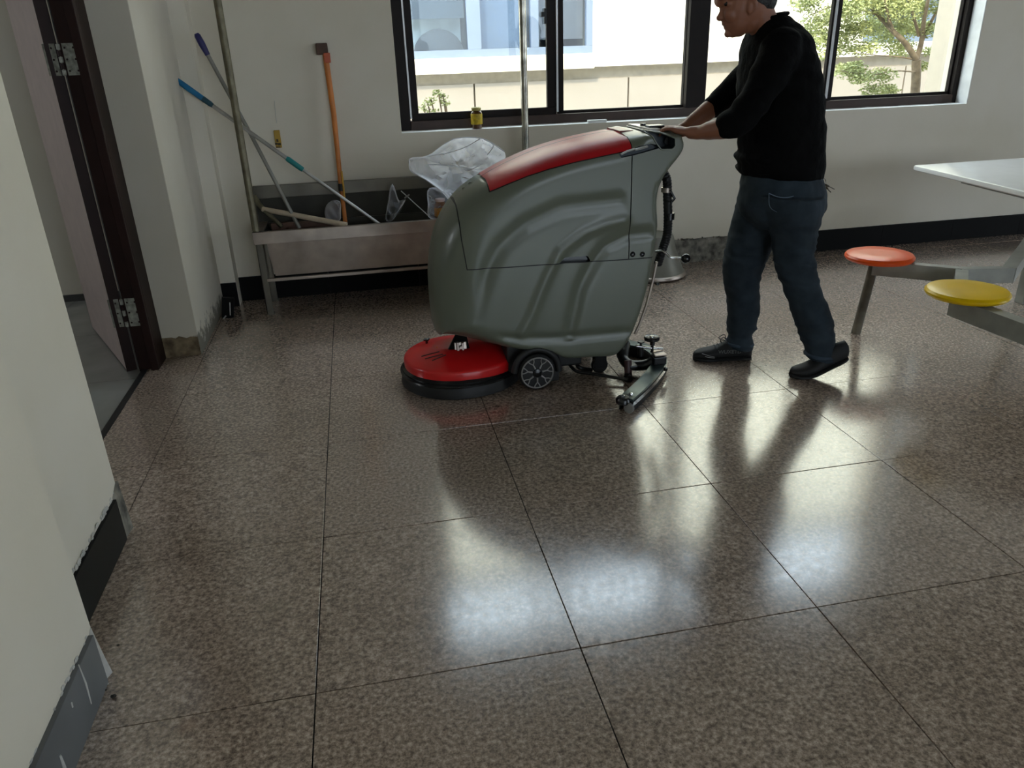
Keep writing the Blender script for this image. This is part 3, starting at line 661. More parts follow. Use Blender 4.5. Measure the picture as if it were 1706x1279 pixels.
verts2, edges2 = [], []
def add_pl(P, closed):
    i0 = len(verts2); verts2.extend([tuple(p) for p in P]); n = len(P)
    for k in range(n-1): edges2.append((i0+k, i0+k+1))
    if closed: edges2.append((i0+n-1, i0))
add_pl(PR, True)
for s in seams:
    for sg in (-SG, SG):
        P = offs(s, sg); add_pl(P[inside(P, PR) & (seg_dist(P, PA, PB).min(1) > 0.001)] if True else P, False)
for h in (pocket, latchhole, handhole): add_pl(h, True)
# interior sample points: rings near the rim, grid inside
nrm = np.roll(PR, -1, axis=0)-np.roll(PR, 1, axis=0); nrm = np.c_[-nrm[:, 1], nrm[:, 0]]/np.hypot(*nrm.T)[:, None]
cand = []
for f_ in (0.003, 0.012, 0.035, 0.075, 0.13, 0.2, 0.3, 0.42, 0.56, 0.72, 0.88):
    P = PR+nrm*(PRr*f_)[:, None]; dmin = (seg_dist(P, PA, PB)/PRr[None, :]).min(1)
    ok = inside(P, PR) & (dmin > 0.85*f_); cand.append(P[ok])
gx, gz = np.meshgrid(np.arange(1.1, 2.35, 0.013), np.arange(0.1, 1.2, 0.013)); G_ = np.c_[gx.ravel(), gz.ravel()]
dn = (seg_dist(G_, PA, PB)/PRr[None, :]).min(1); cand.append(G_[inside(G_, PR) & (dn > 0.95)])
cand = np.vstack(cand)
allseam = np.min([pline_dist(cand, s) for s in seams], axis=0); cand = cand[allseam > 0.006]
for h in (pocket, latchhole, handhole):
    hh = np.vstack([h, h[:1]]); cand = cand[(pline_dist(cand, hh) > 0.005) & ~inside(cand, h)]
verts2.extend([tuple(p) for p in cand])
cv, ce, cf, *_ = delaunay_2d_cdt([Vector(v) for v in verts2], edges2, [], 0, 1e-5)
CV = np.array([[v.x, v.y] for v in cv]); CF = np.array([f for f in cf if len(f) == 3]); CC = CV[CF].mean(1)
keep = inside(CC, PR) & (np.min([pline_dist(CC, s) for s in seams], axis=0) > SG*0.97)
for h in (pocket, latchhole, handhole): keep &= ~inside(CC, h)
CF, CC = CF[keep], CC[keep]
HWv = half_width(CV)
# classify
def above(curve, pts): return pts[:, 1] > np.interp(pts[:, 0], curve[:, 0], curve[:, 1])
rearx = np.interp(CC[:, 1], seam_rear[::-1, 1], seam_rear[::-1, 0])
frontx = np.interp(CC[:, 1], seam_front[::-1, 1], seam_front[::-1, 0])
lfx = np.interp(CC[:, 1], seam_lidfront[::-1, 1], seam_lidfront[::-1, 0])
is_low = (CC[:, 1] < np.interp(CC[:, 0], seam_mid[:, 0], seam_mid[:, 1])) | (CC[:, 0] < frontx)
is_rear = ~is_low & (CC[:, 0] > rearx)
is_lid = ~is_low & ~is_rear & above(lidcurve, CC) & (CC[:, 0] > lfx)
is_up = ~is_low & ~is_rear & ~is_lid
M_body = mat('moulded_grey_green_plastic', (98, 103, 89), 0.36, var=0.05, scale=4, coat=0.08)
M_red = mat('glossy_red_plastic', (178, 18, 28), 0.38, var=0.06, coat=0.05, spec=0.4)
M_red2 = mat('bright_red_plastic', (206, 24, 26), 0.34, var=0.06, coat=0.2)
M_blk = mat('black_rubber', (16, 16, 16), 0.55, var=0.3)
M_blkp = mat('black_glossy_plastic', (20, 21, 22), 0.25, var=0.2)
M_blkm = mat('black_painted_metal', (24, 24, 25), 0.35, 0.3, var=0.2)
M_navy = mat('dark_slate_plastic', (38, 48, 56), 0.5, var=0.15)
root = thing('floor_scrubber', 'grey-green walk-behind floor scrubber with red lid and red brush deck', 'scrubber', (1.7, YC, 0))
def shell(name, mask, m, dh=0.0, parent=root, lift=0.0):
    F_ = CF[mask]; used = np.unique(F_); mp = -np.ones(len(CV), int); mp[used] = np.arange(len(used)); n = len(used)
    hw = np.maximum(HWv[used]-dh, 0)
    va = [(CV[i, 0], YC-h, CV[i, 1]+lift) for i, h in zip(used, hw)]; vb = [(CV[i, 0], YC+h, CV[i, 1]+lift) for i, h in zip(used, hw)]
    T_ = mp[F_]; fs = [tuple(t) for t in T_]+[tuple((t+n)[::-1]) for t in T_]
    me = bpy.data.meshes.new(name); me.from_pydata(va+vb, [], fs); bm = bmesh.new(); bm.from_mesh(me)
    bmesh.ops.remove_doubles(bm, verts=bm.verts, dist=0.0009); bmesh.ops.dissolve_degenerate(bm, edges=bm.edges, dist=1e-5)
    bmesh.ops.recalc_face_normals(bm, faces=bm.faces); bm.to_mesh(me); bm.free()
    return link(name, me, m, parent, 50)
shell('lower_tank', is_low, M_body); shell('upper_tank', is_up, M_body); shell('rear_housing', is_rear, M_body); shell('lid', is_lid, M_red, -0.004)
# inner core that closes the seams and makes the pocket floors
F2 = np.array([f for f in cf if len(f) == 3]); C2 = CV[F2].mean(1); k2 = inside(C2, PR)
for h in (pocket, latchhole, handhole): k2 &= ~inside(C2, h)
_CF = CF; CF = F2[k2]
shell('inner_chassis', np.ones(len(CF), bool), M_blk, 0.008)
CF = _CF
# control recess: a dark moulded bucket set into the near side, and the handle bar across it
def on_side(p, dy=0.0): return Vector((p[0], YC-half_width(np.array([p]))[0]+dy, p[1]))
def recess(name, poly, depth, m, parent=root):
    bm = bmesh.new(); c = np.mean(poly, 0)
    r0 = [bm.verts.new(on_side(p, 0.001)) for p in poly]; r1 = [bm.verts.new(Vector((c[0]+(p[0]-c[0])*.93, YN+depth, c[1]+(p[1]-c[1])*.93))) for p in poly]; n = len(poly)
    for k in range(n): bm.faces.new((r0[k], r0[(k+1) % n], r1[(k+1) % n], r1[k]))
    bm.faces.new(r1); return bmobj(name, bm, m, parent)
pk = recess('control_recess', pocket, 0.09, M_navy)
q = xz(1113, 235, YN+.07); latheobj('socket', [(0.0, 0), (0.013, 0), (0.015, 0.012), (0.0, 0.014)], (q[0], YN+0.085, q[1]), M_blk, pk, axis=(0, -1, 0), seg=18)
recess('latch_channel', latchhole, 0.022, M_navy)
recess('grip_recess', handhole, 0.03, M_blkp)
# rim bead around the recess
bm = bmesh.new(); P = [on_side(p, -0.002) for p in pocket]; tube(bm, P+[P[0]], 0.0035, 6); bmobj('recess_rim', bm, M_body, root, 50)
# latch: grey lever in the channel
latch = tubeobj('latch', [on_side(xz(a, b2, YN), -0.006) for a, b2 in ((1035, 257), (1045, 252), (1057, 248))], [.008, .009, .008], M_track, root, 8, 0.5)
tubeobj('latch_lever', [on_side(xz(a, b2, YN), -0.010) for a, b2 in ((1057, 249), (1066, 246.5), (1077, 243.5))], [.010, .013, .011], M_track, latch, 8, 0.45)
# white control panel on top of the rear housing, with a black rocker
def top_z(x):
    m_ = (PR[:, 1] > 0.95); o_ = np.argsort(PR[m_, 0]); return float(np.interp(x, PR[m_, 0][o_], PR[m_, 1][o_]))
bm = bmesh.new(); xs_ = np.linspace(xz(1053, 211, .6)[0]+.004, xz(1108, 213, .55)[0], 9); rows = []
for x_ in xs_:
    z_ = top_z(x_)+0.002; rows.append([bm.verts.new((x_, YC-.15, z_-0.014)), bm.verts.new((x_, YC-.14, z_+.004)), bm.verts.new((x_, YC+.14, z_+.004)), bm.verts.new((x_, YC+.15, z_-0.014))])
for a, b2 in zip(rows, rows[1:]):
    for k in range(3): bm.faces.new((a[k], a[k+1], b2[k+1], b2[k]))
bm.faces.new(rows[0]); bm.faces.new(rows[-1][::-1])
cp = bmobj('control_panel', bm, mat('white_panel_plastic', (226, 224, 222), 0.25), root)
x_ = xz(1092, 213, .45)[0]; bm = bmesh.new(); bx(bm, x_-.035, x_+.035, YC-.10, YC-.04, top_z(x_)+.004, top_z(x_)+.016, .004, Matrix.Translation((0, 0, 0))); bmobj('rocker_switch', bm, M_blkp, cp)
latheobj('dial', [(0, 0), (.014, 0), (.013, .012), (0, .013)], (x_-.02, YC+.02, top_z(x_-.02)+.004), M_blkp, cp, seg=20)
# lid grip slot near its rear top edge
p = (xz(1030, 214, .55)); bm = bmesh.new(); bx(bm, p[0]-.03, p[0]+.03, YC-.09, YC+.09, top_z(p[0])-.004, top_z(p[0])+.003, .002); bmobj('lid_grip', bm, mat('dark_red_plastic', (110, 14, 20), .4), root)
# two screws low on the rear housing
for a in (1054, 1070):
    q = xz(a, 423.5, YN); latheobj('screw', [(0.0, .003), (.004, .003), (.006, .001), (.009, .003), (.012, .001), (.012, -.004)], on_side(q, 0.0), M_blkp, root, axis=(0, -1, 0), seg=20)
# ---- brush deck: red cover over a black skirt
DX, DY, DR = 1.288, 0.535, 0.265
def deck_ring(bm, r, z, rx=1.0, ext=0.0, n=72):
    vs = []
    for k in range(n):
        a = 2*PI*k/n; c_, s_ = math.cos(a), math.sin(a)
        x_ = c_*r; x_ = x_*1.0+(ext if c_ > 0 else 0)*abs(c_)**0.5*(1 if c_ > 0 else 0)
        vs.append(bm.verts.new((DX+x_, DY+s_*r, z+0.0)))
    return vs
def deck(name, prof, m, ext, parent=root, tilt=0.0, dx=0.0):
    bm = bmesh.new(); rr = [deck_ring(bm, r, z, 1, ext) for r, z in prof]
    for a, b2 in zip(rr, rr[1:]):
        for k in range(len(a)): bm.faces.new((a[k], a[(k+1) % len(a)], b2[(k+1) % len(a)], b2[k]))
    bm.faces.new(rr[0][::-1]); bm.faces.new(rr[-1])
    for v in bm.verts:
        v.co.x += dx
        if tilt: v.co.z += (v.co.x-DX+DR)*tilt
    return bmobj(name, bm, m, parent, 40)
sk = deck('brush_skirt', [(0.262, 0.002), (0.270, 0.008), (0.268, 0.05), (0.262, 0.062), (0.258, 0.064)], M_blk, 0.035)
deck('skirt_band', [(0.266, 0.056), (0.2725, 0.060), (0.2725, 0.068), (0.266, 0.074)], M_blkp, 0.035, sk)
deck('splash_ring', [(0.262, 0.062), (0.262, 0.078), (0.25, 0.09)], M_blkp, 0.035, sk)
cov = deck('deck_cover', [(0.236, 0.082), (0.250, 0.084), (0.252, 0.118), (0.249, 0.128), (0.24, 0.135), (0.15, 0.158), (0.10, 0.172), (0.02, 0.176)], M_red2, 0.05)
def cover_z(x_, y_):
    r = math.hypot(x_-DX, y_-DY); return float(np.interp(r, [0.02, 0.10, 0.15, 0.24, 0.252], [0.176, 0.172, 0.158, 0.135, 0.118]))
def onc(px, py):
    z = .15
    for _ in range(8): p = onZ(px, py, z); z = cover_z(p.x, p.y)
    return Vector((p.x, p.y, z))
for a, b2 in (((702, 594), (732, 586)), ((708, 598), (738, 590)), ((720, 601), (743, 591))):
    tubeobj('vent_slot', [onc(*a)+Vector((0, 0, .0012)), (onc(*a)+onc(*b2))/2+Vector((0, 0, .0016)), onc(*b2)+Vector((0, 0, .0012))], 0.0026, M_blk, cov, 6)
kq = onc(711, 572); kb = bmesh.new(); lathe(kb, [(0, 0), (.006, 0), (.006, .018), (.009, .018), (.009, .024), (0, .026)], kq, seg=14)
for a in (0, PI/2): bx(kb, -.016, .016, -.004, .004, .016, .026, .002, Matrix.Translation(kq) @ Matrix.Rotation(a+.4, 4, 'Z'))
bmobj('cover_knob', kb, M_blkp, cov)
for (a, b2) in ((728, 579), (806, 589)):
    latheobj('rivet', [(0, 0), (.004, 0), (.003, .004), (0, .005)], onc(a, b2), M_chrome if a > 800 else mat('orange_button', (230, 110, 40), .4), cov, seg=12)
# bracket in its dark opening at the foot of the nose
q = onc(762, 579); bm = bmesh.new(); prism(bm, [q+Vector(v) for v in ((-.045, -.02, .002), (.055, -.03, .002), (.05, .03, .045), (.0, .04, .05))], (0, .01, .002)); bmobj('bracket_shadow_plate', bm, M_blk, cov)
bm = bmesh.new(); bx(bm, -.028, .03, -.012, .0, 0, .035, .003, Matrix.Translation(q+Vector((.01, -.03, .002))) @ Matrix.Rotation(-.25, 4, 'X')); bx(bm, -.018, -.006, -.02, .0, 0, .04, .002, Matrix.Translation(q+Vector((.01, -.03, .002)))); bx(bm, .006, .016, -.02, .0, 0, .036, .002, Matrix.Translation(q+Vector((.01, -.03, .002))))
lathe(bm, [(0, 0), (.007, 0), (.007, .014), (0, .014)], q+Vector((.012, -.045, .02)), Vector((0, -1, 0)), 12); bmobj('deck_bracket', bm, M_steel, cov)
# dark chassis under the tank, between deck and wheel
bm = bmesh.new(); bx(bm, 1.50, 1.86, YN+.07, YC+HW-.07, .075, .22, .01); bx(bm, 1.69, 1.735, YN+.015, YC+HW-.02, .03, .20, .008); bmobj('chassis', bm, M_blk, root)
# ---- drive wheels with seven-spoke rims
def wheel(y0, sgn):
    c = Vector((1.627, y0, 0.088)); ax = Vector((0, sgn, 0))
    w = latheobj('wheel', [(0.055, 0.0), (0.078, 0.002), (0.0865, .010), (0.088, .02), (0.088, .05), (0.084, .058), (0.055, .06)], c, M_blk, root, axis=ax, seg=48)
    bm = bmesh.new(); out = -ax
    def ringpts(r, y, n=40): return [c+Vector((math.cos(2*PI*k/n)*r, 0, math.sin(2*PI*k/n)*r))+out*y for k in range(n+1)]
    tube(bm, ringpts(0.0735, 0.001), 0.0035, 6); 
    n = 7
    for k in range(n):
        a = 2*PI*k/n+.2
        def pp(r, da, y=.002): return c+Vector((math.cos(a+da)*r, 0, math.sin(a+da)*r))+out*y
        tube(bm, [pp(.024, 0), pp(.046, 0)], [.0042, .0034], 6); tube(bm, [pp(.045, 0), pp(.060, .17), pp(.073, .2)], .0026, 6); tube(bm, [pp(.045, 0), pp(.060, -.17), pp(.073, -.2)], .0026, 6)
    bmobj('rim', bm, mat('silver_painted_rim', (150, 148, 146), .4, .5), w, 50)
    latheobj('hub_cap', [(0.0, 0.006), (.014, .006), (.019, .004), (.021, -.002)], c, M_blkp, w, axis=out, seg=24)
    bm = bmesh.new(); lathe(bm, [(0, 0), (.073, 0), (.073, -.004), (0, -.004)], c-out*0.004, out, 40); bmobj('rim_backing', bm, M_blk, w)
wheel(YN-.002, 1); wheel(YC+HW+.002, -1)
tubeobj('wheel_arch', [Vector((1.627+math.cos(a)*.105, YN+.012, .088+math.sin(a)*.112)) for a in np.linspace(-.05, PI*.98, 14)], .016, M_blk, root, 8)
# ---- rear casters
for y_ in (YC-.13, YC+.14):
    c = Vector((1.965, y_, .04)); cs = latheobj('caster', [(.018, 0), (.036, .001), (.04, .006), (.04, .022), (.036, .027), (.018, .028)], c, M_blk, root, axis=(0, 1, 0), seg=28)
    bm = bmesh.new(); bx(bm, -.03, .03, -.006, -.001, -.01, .085, .003, Matrix.Translation(c)); bx(bm, -.03, .03, .029, .034, -.01, .085, .003, Matrix.Translation(c)); bx(bm, -.035, .035, -.01, .038, .08, .10, .003, Matrix.Translation(c)); bmobj('caster_fork', bm, M_blkm, cs)
tubeobj('tow_rod', spline([onY(945, 603, .42), onY(960, 618, .36), onY(985, 622, .33), onY(1020, 628, .28), onY(1046, 632, .24)], 4), .008, M_blkm, root, 8)
tubeobj('steering_link', spline([onY(960, 600, .45), onY(965, 612, .40), onY(985, 616, .42)], 4), .011, M_blkm, root, 8)
# ---- squeegee: curved bar on a bracket with adjusting knobs and end rollers
sq = bpy.data.objects.new('squeegee', None); COL.objects.link(sq); sq.parent = root
bar = spline([Vector((1.945, -0.03, 0)), Vector((2.04, 0.07, 0)), Vector((2.15, 0.20, 0)), Vector((2.245, 0.34, 0)), Vector((2.262, 0.45, 0)), Vector((2.235, 0.55, 0)), Vector((2.16, 0.63, 0))], 6)
def strip(name, pts, w, z0, z1, m, off=0.0):
    bm = bmesh.new(); L_, R_ = [], []
    n = len(pts); rr = []
    for i, p_ in enumerate(pts):
        d = (pts[min(i+1, n-1)]-pts[max(i-1, 0)]).normalized(); s_ = Vector((d.y, -d.x, 0)); c_ = p_+s_*off
        rr.append([bm.verts.new(c_+s_*w+Vector((0, 0, z0))), bm.verts.new(c_+s_*w+Vector((0, 0, z1))), bm.verts.new(c_-s_*w+Vector((0, 0, z1))), bm.verts.new(c_-s_*w+Vector((0, 0, z0)))])
    for a, b2 in zip(rr, rr[1:]):
        for k in range(4): bm.faces.new((a[k], a[(k+1) % 4], b2[(k+1) % 4], b2[k]))
    bm.faces.new(rr[0]); bm.faces.new(rr[-1][::-1]); return bmobj(name, bm, m, sq)
M_sqm = mat('grey_green_cast_metal', (70, 84, 84), 0.3, 0.6, var=.3)
strip('squeegee_bar', bar, 0.032, 0.052, 0.062, M_sqm); strip('squeegee_body', bar, 0.022, 0.022, 0.052, M_blkm)
strip('rear_blade', bar, 0.002, 0.001, 0.05, M_blk, 0.030); strip('clamp_strip', bar, 0.002, 0.03, 0.048, M_chrome, 0.034); strip('front_blade', bar, 0.002, 0.001, 0.05, M_blk, -0.030)
e0 = bar[0]
bm = bmesh.new(); lathe(bm, [(0, 0), (.026, 0), (.032, .006), (.032, .022), (.024, .032), (0, .034)], e0+Vector((-.012, .002, .036)), seg=24); bmobj('end_bumper', bm, M_blkp, sq, 40)
latheobj('bumper_bolt', [(0, 0), (.009, 0), (.009, .006), (0, .008)], e0+Vector((-.014, .004, .069)), M_chrome, sq, seg=12)
latheobj('bar_bolt', [(0, 0), (.010, 0), (.008, .008), (0, .010)], e0+Vector((.032, .028, .062)), M_chrome, sq, seg=12)
latheobj('guide_wheel', [(.006, 0), (.022, .001), (.024, .004), (.024, .012), (.022, .015), (.006, .016)], e0+Vector((.0, -.03, .0245)), mat('grey_roller_rubber', (128, 126, 122), .5), sq, axis=(.75, .65, 0), seg=24)
q = onZ(1109, 614, .055); latheobj('end_roller', [(0, 0), (.008, 0), (.010, .004), (.010, .014), (0, .018)], (q.x, q.y, .045), M_blkp, sq, seg=14)
tubeobj('roller_stem', [Vector((q.x, q.y, .05)), Vector((q.x-.05, q.y+.02, .056))], .004, M_chrome, sq, 8)
# bracket: arm sweeping from the tank foot, upright plates, crosspiece
br = tubeobj('squeegee_arm', spline([onY(1040, 572, .50), onY(1038, 596, .42), onY(1052, 608, .36), onY(1080, 606, .33), onY(1098, 592, .32)], 5), [.030]*5+[.026]*16, M_blkm, sq, 10)
bm = bmesh.new(); a = onY(1096, 606, .31); bx(bm, a.x-.032, a.x+.032, .28, .34, .06, a.z+.045, .006); bmobj('bracket_upright', bm, M_blkm, sq); bm = bmesh.new(); a2 = onY(1053, 620, .30); bx(bm, a2.x-.02, a2.x+.022, .28, .34, .05, a2.z+.04, .006); bmobj('bracket_upright', bm, M_blkm, sq)
a = onY(1097, 588, .31); bm = bmesh.new(); bx(bm, a.x-.03, a.x+.028, .275, .345, a.z-.003, a.z+.004, .002); bmobj('bracket_cap', bm, M_steel, sq)
tubeobj('adjust_rod', [onY(1060, 576, .33), onY(1080, 579, .33), onY(1104, 581, .33)], .0065, M_chrome, sq, 8)
c = onY(1086, 563, .33)
kw = latheobj('adjusting_knob', [(0, -.010), (.034, -.010), (.037, -.006), (.037, .004), (.034, .008), (.028, .005), (.010, .006), (.008, .010), (0, .010)], c, M_blkp, sq, seg=32)
latheobj('knob_stem', [(0, 0), (.012, 0), (.012, -.025), (.007, -.03), (.007, -.065), (0, -.065)], c+Vector((.004, 0, -.008)), M_blkm, kw, seg=14)
latheobj('knob_cap', [(0, .012), (.010, .012), (.012, .009), (.012, .004)], c, M_chrome, kw, seg=16)
c = onY(1068, 568, .33); latheobj('tee_knob', [(0, 0), (.016, -.001), (.017, -.006), (.006, -.009), (.006, -.03), (.014, -.032), (.014, -.075), (0, -.075)], c, M_blkm, sq, seg=16)
c = onY(1046, 637, .26); latheobj('pivot_wheel', [(0, -.012), (.018, -.011), (.020, -.007), (.020, .007), (.018, .011), (0, .012)], (c.x, c.y, max(c.z, .022)), M_blk, sq, axis=(0, -1, 0), seg=22)
tubeobj('link_plate', [onY(1046, 600, .30), onY(1047, 636, .27)], .018, mat('dark_maroon_metal', (48, 18, 18), .45, .2), sq, 8, .5)
# rear frame strip, drain hose, lift lever
tubeobj('rear_edge_trim', [onY(a, b2, YN+.02) for a, b2 in ((1094, 436), (1087, 470), (1077, 508), (1066, 539), (1058, 556))], .007, M_steel, root, 8)
hs = spline([onY(1104, 286, .45), onY(1111, 300, .42), onY(1112, 330, .42), onY(1113, 365, .42), onY(1111, 392, .42), onY(1104, 415, .43), onY(1096, 440, .46)], 12)
bm = bmesh.new(); rr_ = [.019+.0022*(k % 2) for k in range(len(hs))]; tube(bm, hs, rr_, 14); hose = bmobj('drain_hose', bm, M_blk, root, 30)
for (a, b2, r_, h_) in ((1110, 316, .023, .02), (1115, 328, .012, .02), (1115, 360, .024, .03)):
    latheobj('hose_clamp', [(0, -h_/2), (r_, -h_/2), (r_, h_/2), (0, h_/2)], onY(a, b2, .42), M_blkp if b2 > 320 else M_steel, hose, seg=18)
tubeobj('valve_grip', [onY(1117, 318, .41), onY(1124, 331, .40), onY(1119, 336, .40)], .006, M_blkp, hose, 8)
lv = tubeobj('lift_lever', spline([onY(1092, 419, .42), onY(1104, 418, .40), onY(1112, 424, .39), onY(1118, 429, .38), onY(1134, 430, .38)], 6), .0055, M_chrome, root, 10)
c = onY(1142.5, 430.5, .38); bm = bmesh.new(); bmesh.ops.create_uvsphere(bm, u_segments=20, v_segments=14, radius=.0225, matrix=Matrix.Translation(c)); bmobj('ball_grip', bm, M_blkp, lv, 180)
latheobj('foot_bolt', [(0, 0), (.007, 0), (.007, .014), (0, .014)], onY(1093, 473, .34), M_blkp, root, axis=(1, 0, 0), seg=10)
adopt(root)

# ------------------------------------------------------------------ sink with upright posts
sk = thing('trough_sink', 'long stainless steel trough sink on legs against the back wall', 'sink', (1.2, 2.0, 0))
SX0, SX1, SY0, SY1 = 0.265, 1.95, 1.84, 2.19
bm = bmesh.new()
# basin: outer box with sloping ends, inner hollow
def trough(bm, x0, x1, y0, y1, z0, z1, t=0.006, slope=.035):
    def rect(a0, a1, b0, b1, z): return [bm.verts.new((a0, b0, z)), bm.verts.new((a1, b0, z)), bm.verts.new((a1, b1, z)), bm.verts.new((a0, b1, z))]
    o1 = rect(x0, x1, y0, y1, z1); o0 = rect(x0+slope, x1-slope, y0+.02, y1-.02, z0); i1 = rect(x0+t, x1-t, y0+t, y1-t, z1); i0 = rect(x0+slope+t, x1-slope-t, y0+.02+t, y1-.02-t, z0+t)
    for k in range(4):
        j = (k+1) % 4; bm.faces.new((o0[k], o0[j], o1[j], o1[k])); bm.faces.new((i1[k], i1[j], i0[j], i0[k])); bm.faces.new((o1[k], o1[j], i1[j], i1[k]))
    bm.faces.new(o0[::-1]); bm.faces.new(i0)
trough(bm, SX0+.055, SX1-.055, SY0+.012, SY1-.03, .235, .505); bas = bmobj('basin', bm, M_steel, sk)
M_inn = mat('dark_sink_inside', (58, 56, 48), .5, .4, var=.5, scale=6); bas.data.materials.append(M_inn)  # inner faces and back plate darker than the outer steel
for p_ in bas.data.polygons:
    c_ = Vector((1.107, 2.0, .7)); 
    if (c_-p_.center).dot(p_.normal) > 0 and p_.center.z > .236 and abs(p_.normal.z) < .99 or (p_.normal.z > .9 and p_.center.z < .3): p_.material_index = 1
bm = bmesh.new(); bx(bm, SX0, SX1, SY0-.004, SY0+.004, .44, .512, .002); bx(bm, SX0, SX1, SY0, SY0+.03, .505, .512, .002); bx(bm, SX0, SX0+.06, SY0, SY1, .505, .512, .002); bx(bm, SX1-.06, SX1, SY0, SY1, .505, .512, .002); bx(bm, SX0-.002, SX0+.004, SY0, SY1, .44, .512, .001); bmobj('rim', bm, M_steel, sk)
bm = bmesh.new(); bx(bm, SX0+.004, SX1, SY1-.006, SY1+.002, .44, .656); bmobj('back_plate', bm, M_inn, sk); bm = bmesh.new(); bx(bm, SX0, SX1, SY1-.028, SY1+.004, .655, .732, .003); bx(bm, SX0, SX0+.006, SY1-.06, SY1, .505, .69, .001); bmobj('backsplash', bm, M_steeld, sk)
for x_ in (SX0+.008, SX1-.048):
    for y_ in (SY0+.002, SY1-.05):
        bm = bmesh.new(); bx(bm, x_, x_+.040, y_, y_+.004, .0, .44); bx(bm, x_, x_+.004, y_, y_+.04, 0, .44); bx(bm, x_-.004, x_+.044, y_-.002, y_+.044, 0, .006); bmobj('leg', bm, M_steeld, sk)
for x_ in (SX0+.068,):
    bm = bmesh.new(); bx(bm, x_-.012, x_+.004, SY0+.01, SY0+.03, .23, .44, .002); bmobj('stay', bm, M_steeld, sk)
bm = bmesh.new(); bx(bm, SX0+.04, SX1-.04, SY0, SY0+.022, .208, .226, .003); bmobj('lower_rail', bm, M_steel, sk)
bm = bmesh.new(); bx(bm, SX0+.04, SX1-.04, SY1-.03, SY1-.008, .208, .226, .003); bmobj('lower_rail', bm, M_steel, sk)
adopt(sk)
tag(tubeobj('upright_pipe', [Vector((onY(362, 0, 1.875).x, 1.875, 0.513)), Vector((onY(362, 0, 1.875).x, 1.875, 3.6))], .021, M_galv, None, 20), 'dull grey upright pipe at the left end of the trough sink crossing the mop handles', 'pipe')
pipe = tag(tubeobj('upright_pipe', [Vector((2.005, 2.211, 0.0)), Vector((2.005, 2.211, 3.6))], .0225, mat('scuffed_shiny_pipe', (176, 172, 160), .25, .85, var=.6, scale=14), None, 24), 'shiny scuffed steel pipe standing in front of the left window pane behind the scrubber', 'pipe')
pipe.location = (0, -.03, 0)

# ---- things in and around the sink
M_alu = mat('aluminium_mop_pole', (178, 176, 172), .3, .8, var=.15)
def P3(px, py, Y): return onY(px, py, Y)
mo = thing('telescopic_mop_pole', 'telescopic aluminium mop pole with blue grip and teal joint leaning across the sink', 'mop', tuple(P3(632, 374, 1.93)))
a, b2 = P3(291, 131, 2.03), P3(636, 376, 1.92)
def lp(px):
    t = (px-291)/(636-291); return a.lerp(b2, t)
tubeobj('handle_grip', [lp(291), lp(294), lp(320), lp(338), lp(347)], [.010, .016, .0165, .015, .013], mat('blue_grip_plastic', (22, 112, 158), .4), mo, 12)
tubeobj('grip_collar', [lp(334), lp(346), lp(350)], [.0165, .0155, .012], mat('dark_teal_plastic', (20, 70, 84), .4), mo, 12)
tubeobj('outer_tube', [lp(345), lp(478)], .0115, M_alu, mo, 12); tubeobj('joint_sleeve', [lp(469), lp(472), lp(493), lp(497)], [.013, .016, .016, .014], mat('teal_joint_plastic', (22, 128, 128), .4), mo, 12)
tubeobj('inner_tube', [lp(494), lp(636)], .0095, M_alu, mo, 12); adopt(mo)
mp = thing('broom_pole', 'thin grey pole with navy blue grip leaning behind the left upright pipe', 'pole', tuple(P3(497, 376, 1.98)))
a3, b3 = P3(327, 56, 2.05), P3(420, 228, 2.03); c3 = P3(499, 380, 1.96)
tubeobj('handle_grip', [a3, a3.lerp(b3, .02), a3.lerp(b3, .1), a3.lerp(b3, .2)], [.012, .018, .019, .014], mat('navy_grip_plastic', (34, 32, 92), .4), mp, 12)
tubeobj('pole_shaft', [a3.lerp(b3, .18), b3, c3], .0115, mat('grey_coated_pole', (132, 130, 122), .45, .3), mp, 12); adopt(mp)
og = thing('orange_handle_tool', 'orange wooden handled tool hung head up on the wall above the sink', 'tool', tuple(P3(575, 374, 2.10)))
M_or = mat('orange_varnished_wood', (206, 122, 44), .45, var=.25, scale=6)
tubeobj('shaft', [P3(541, 84, 2.175), P3(556, 190, 2.16), P3(567, 300, 2.13), P3(576, 376, 2.08)], [.017, .016, .014, .013], M_or, og, 12)
q = P3(536, 82, 2.18); bm = bmesh.new(); bx(bm, q.x-.032, q.x+.035, 2.155, 2.205, q.z-.030, q.z+.033, .006); bmobj('tool_head', bm, mat('dark_wooden_block', (82, 60, 48), .7, var=.3), og)
q2 = P3(544, 94, 2.15); bm = bmesh.new(); bx(bm, q2.x-.016, q2.x+.022, 2.145, 2.156, q2.z-.035, q2.z+.02, .004); bmobj('orange_clip', bm, mat('burnt_orange_plastic', (184, 84, 44), .45), og)
tubeobj('shaft_tape', [P3(567.5, 306, 2.115), P3(568.5, 318, 2.113)], .016, M_blk, og, 10)
tubeobj('yellow_strip', [P3(569, 285, 2.112), P3(574, 330, 2.10)], .006, mat('yellow_tape', (214, 160, 50), .5), og, 8); adopt(og)
wd = thing('wooden_handle', 'thick pale wooden handle lying across the left end of the trough sink', 'handle', tuple(P3(575, 374, 1.87)))
tubeobj('shaft', [P3(436, 348, 2.03), P3(438, 348.5, 2.03), P3(500, 360, 1.96), P3(578, 375, 1.875)], [.012, .016, .0165, .017], mat('pale_bare_wood', (188, 172, 150), .6, var=.15, scale=20), wd, 14); adopt(wd)
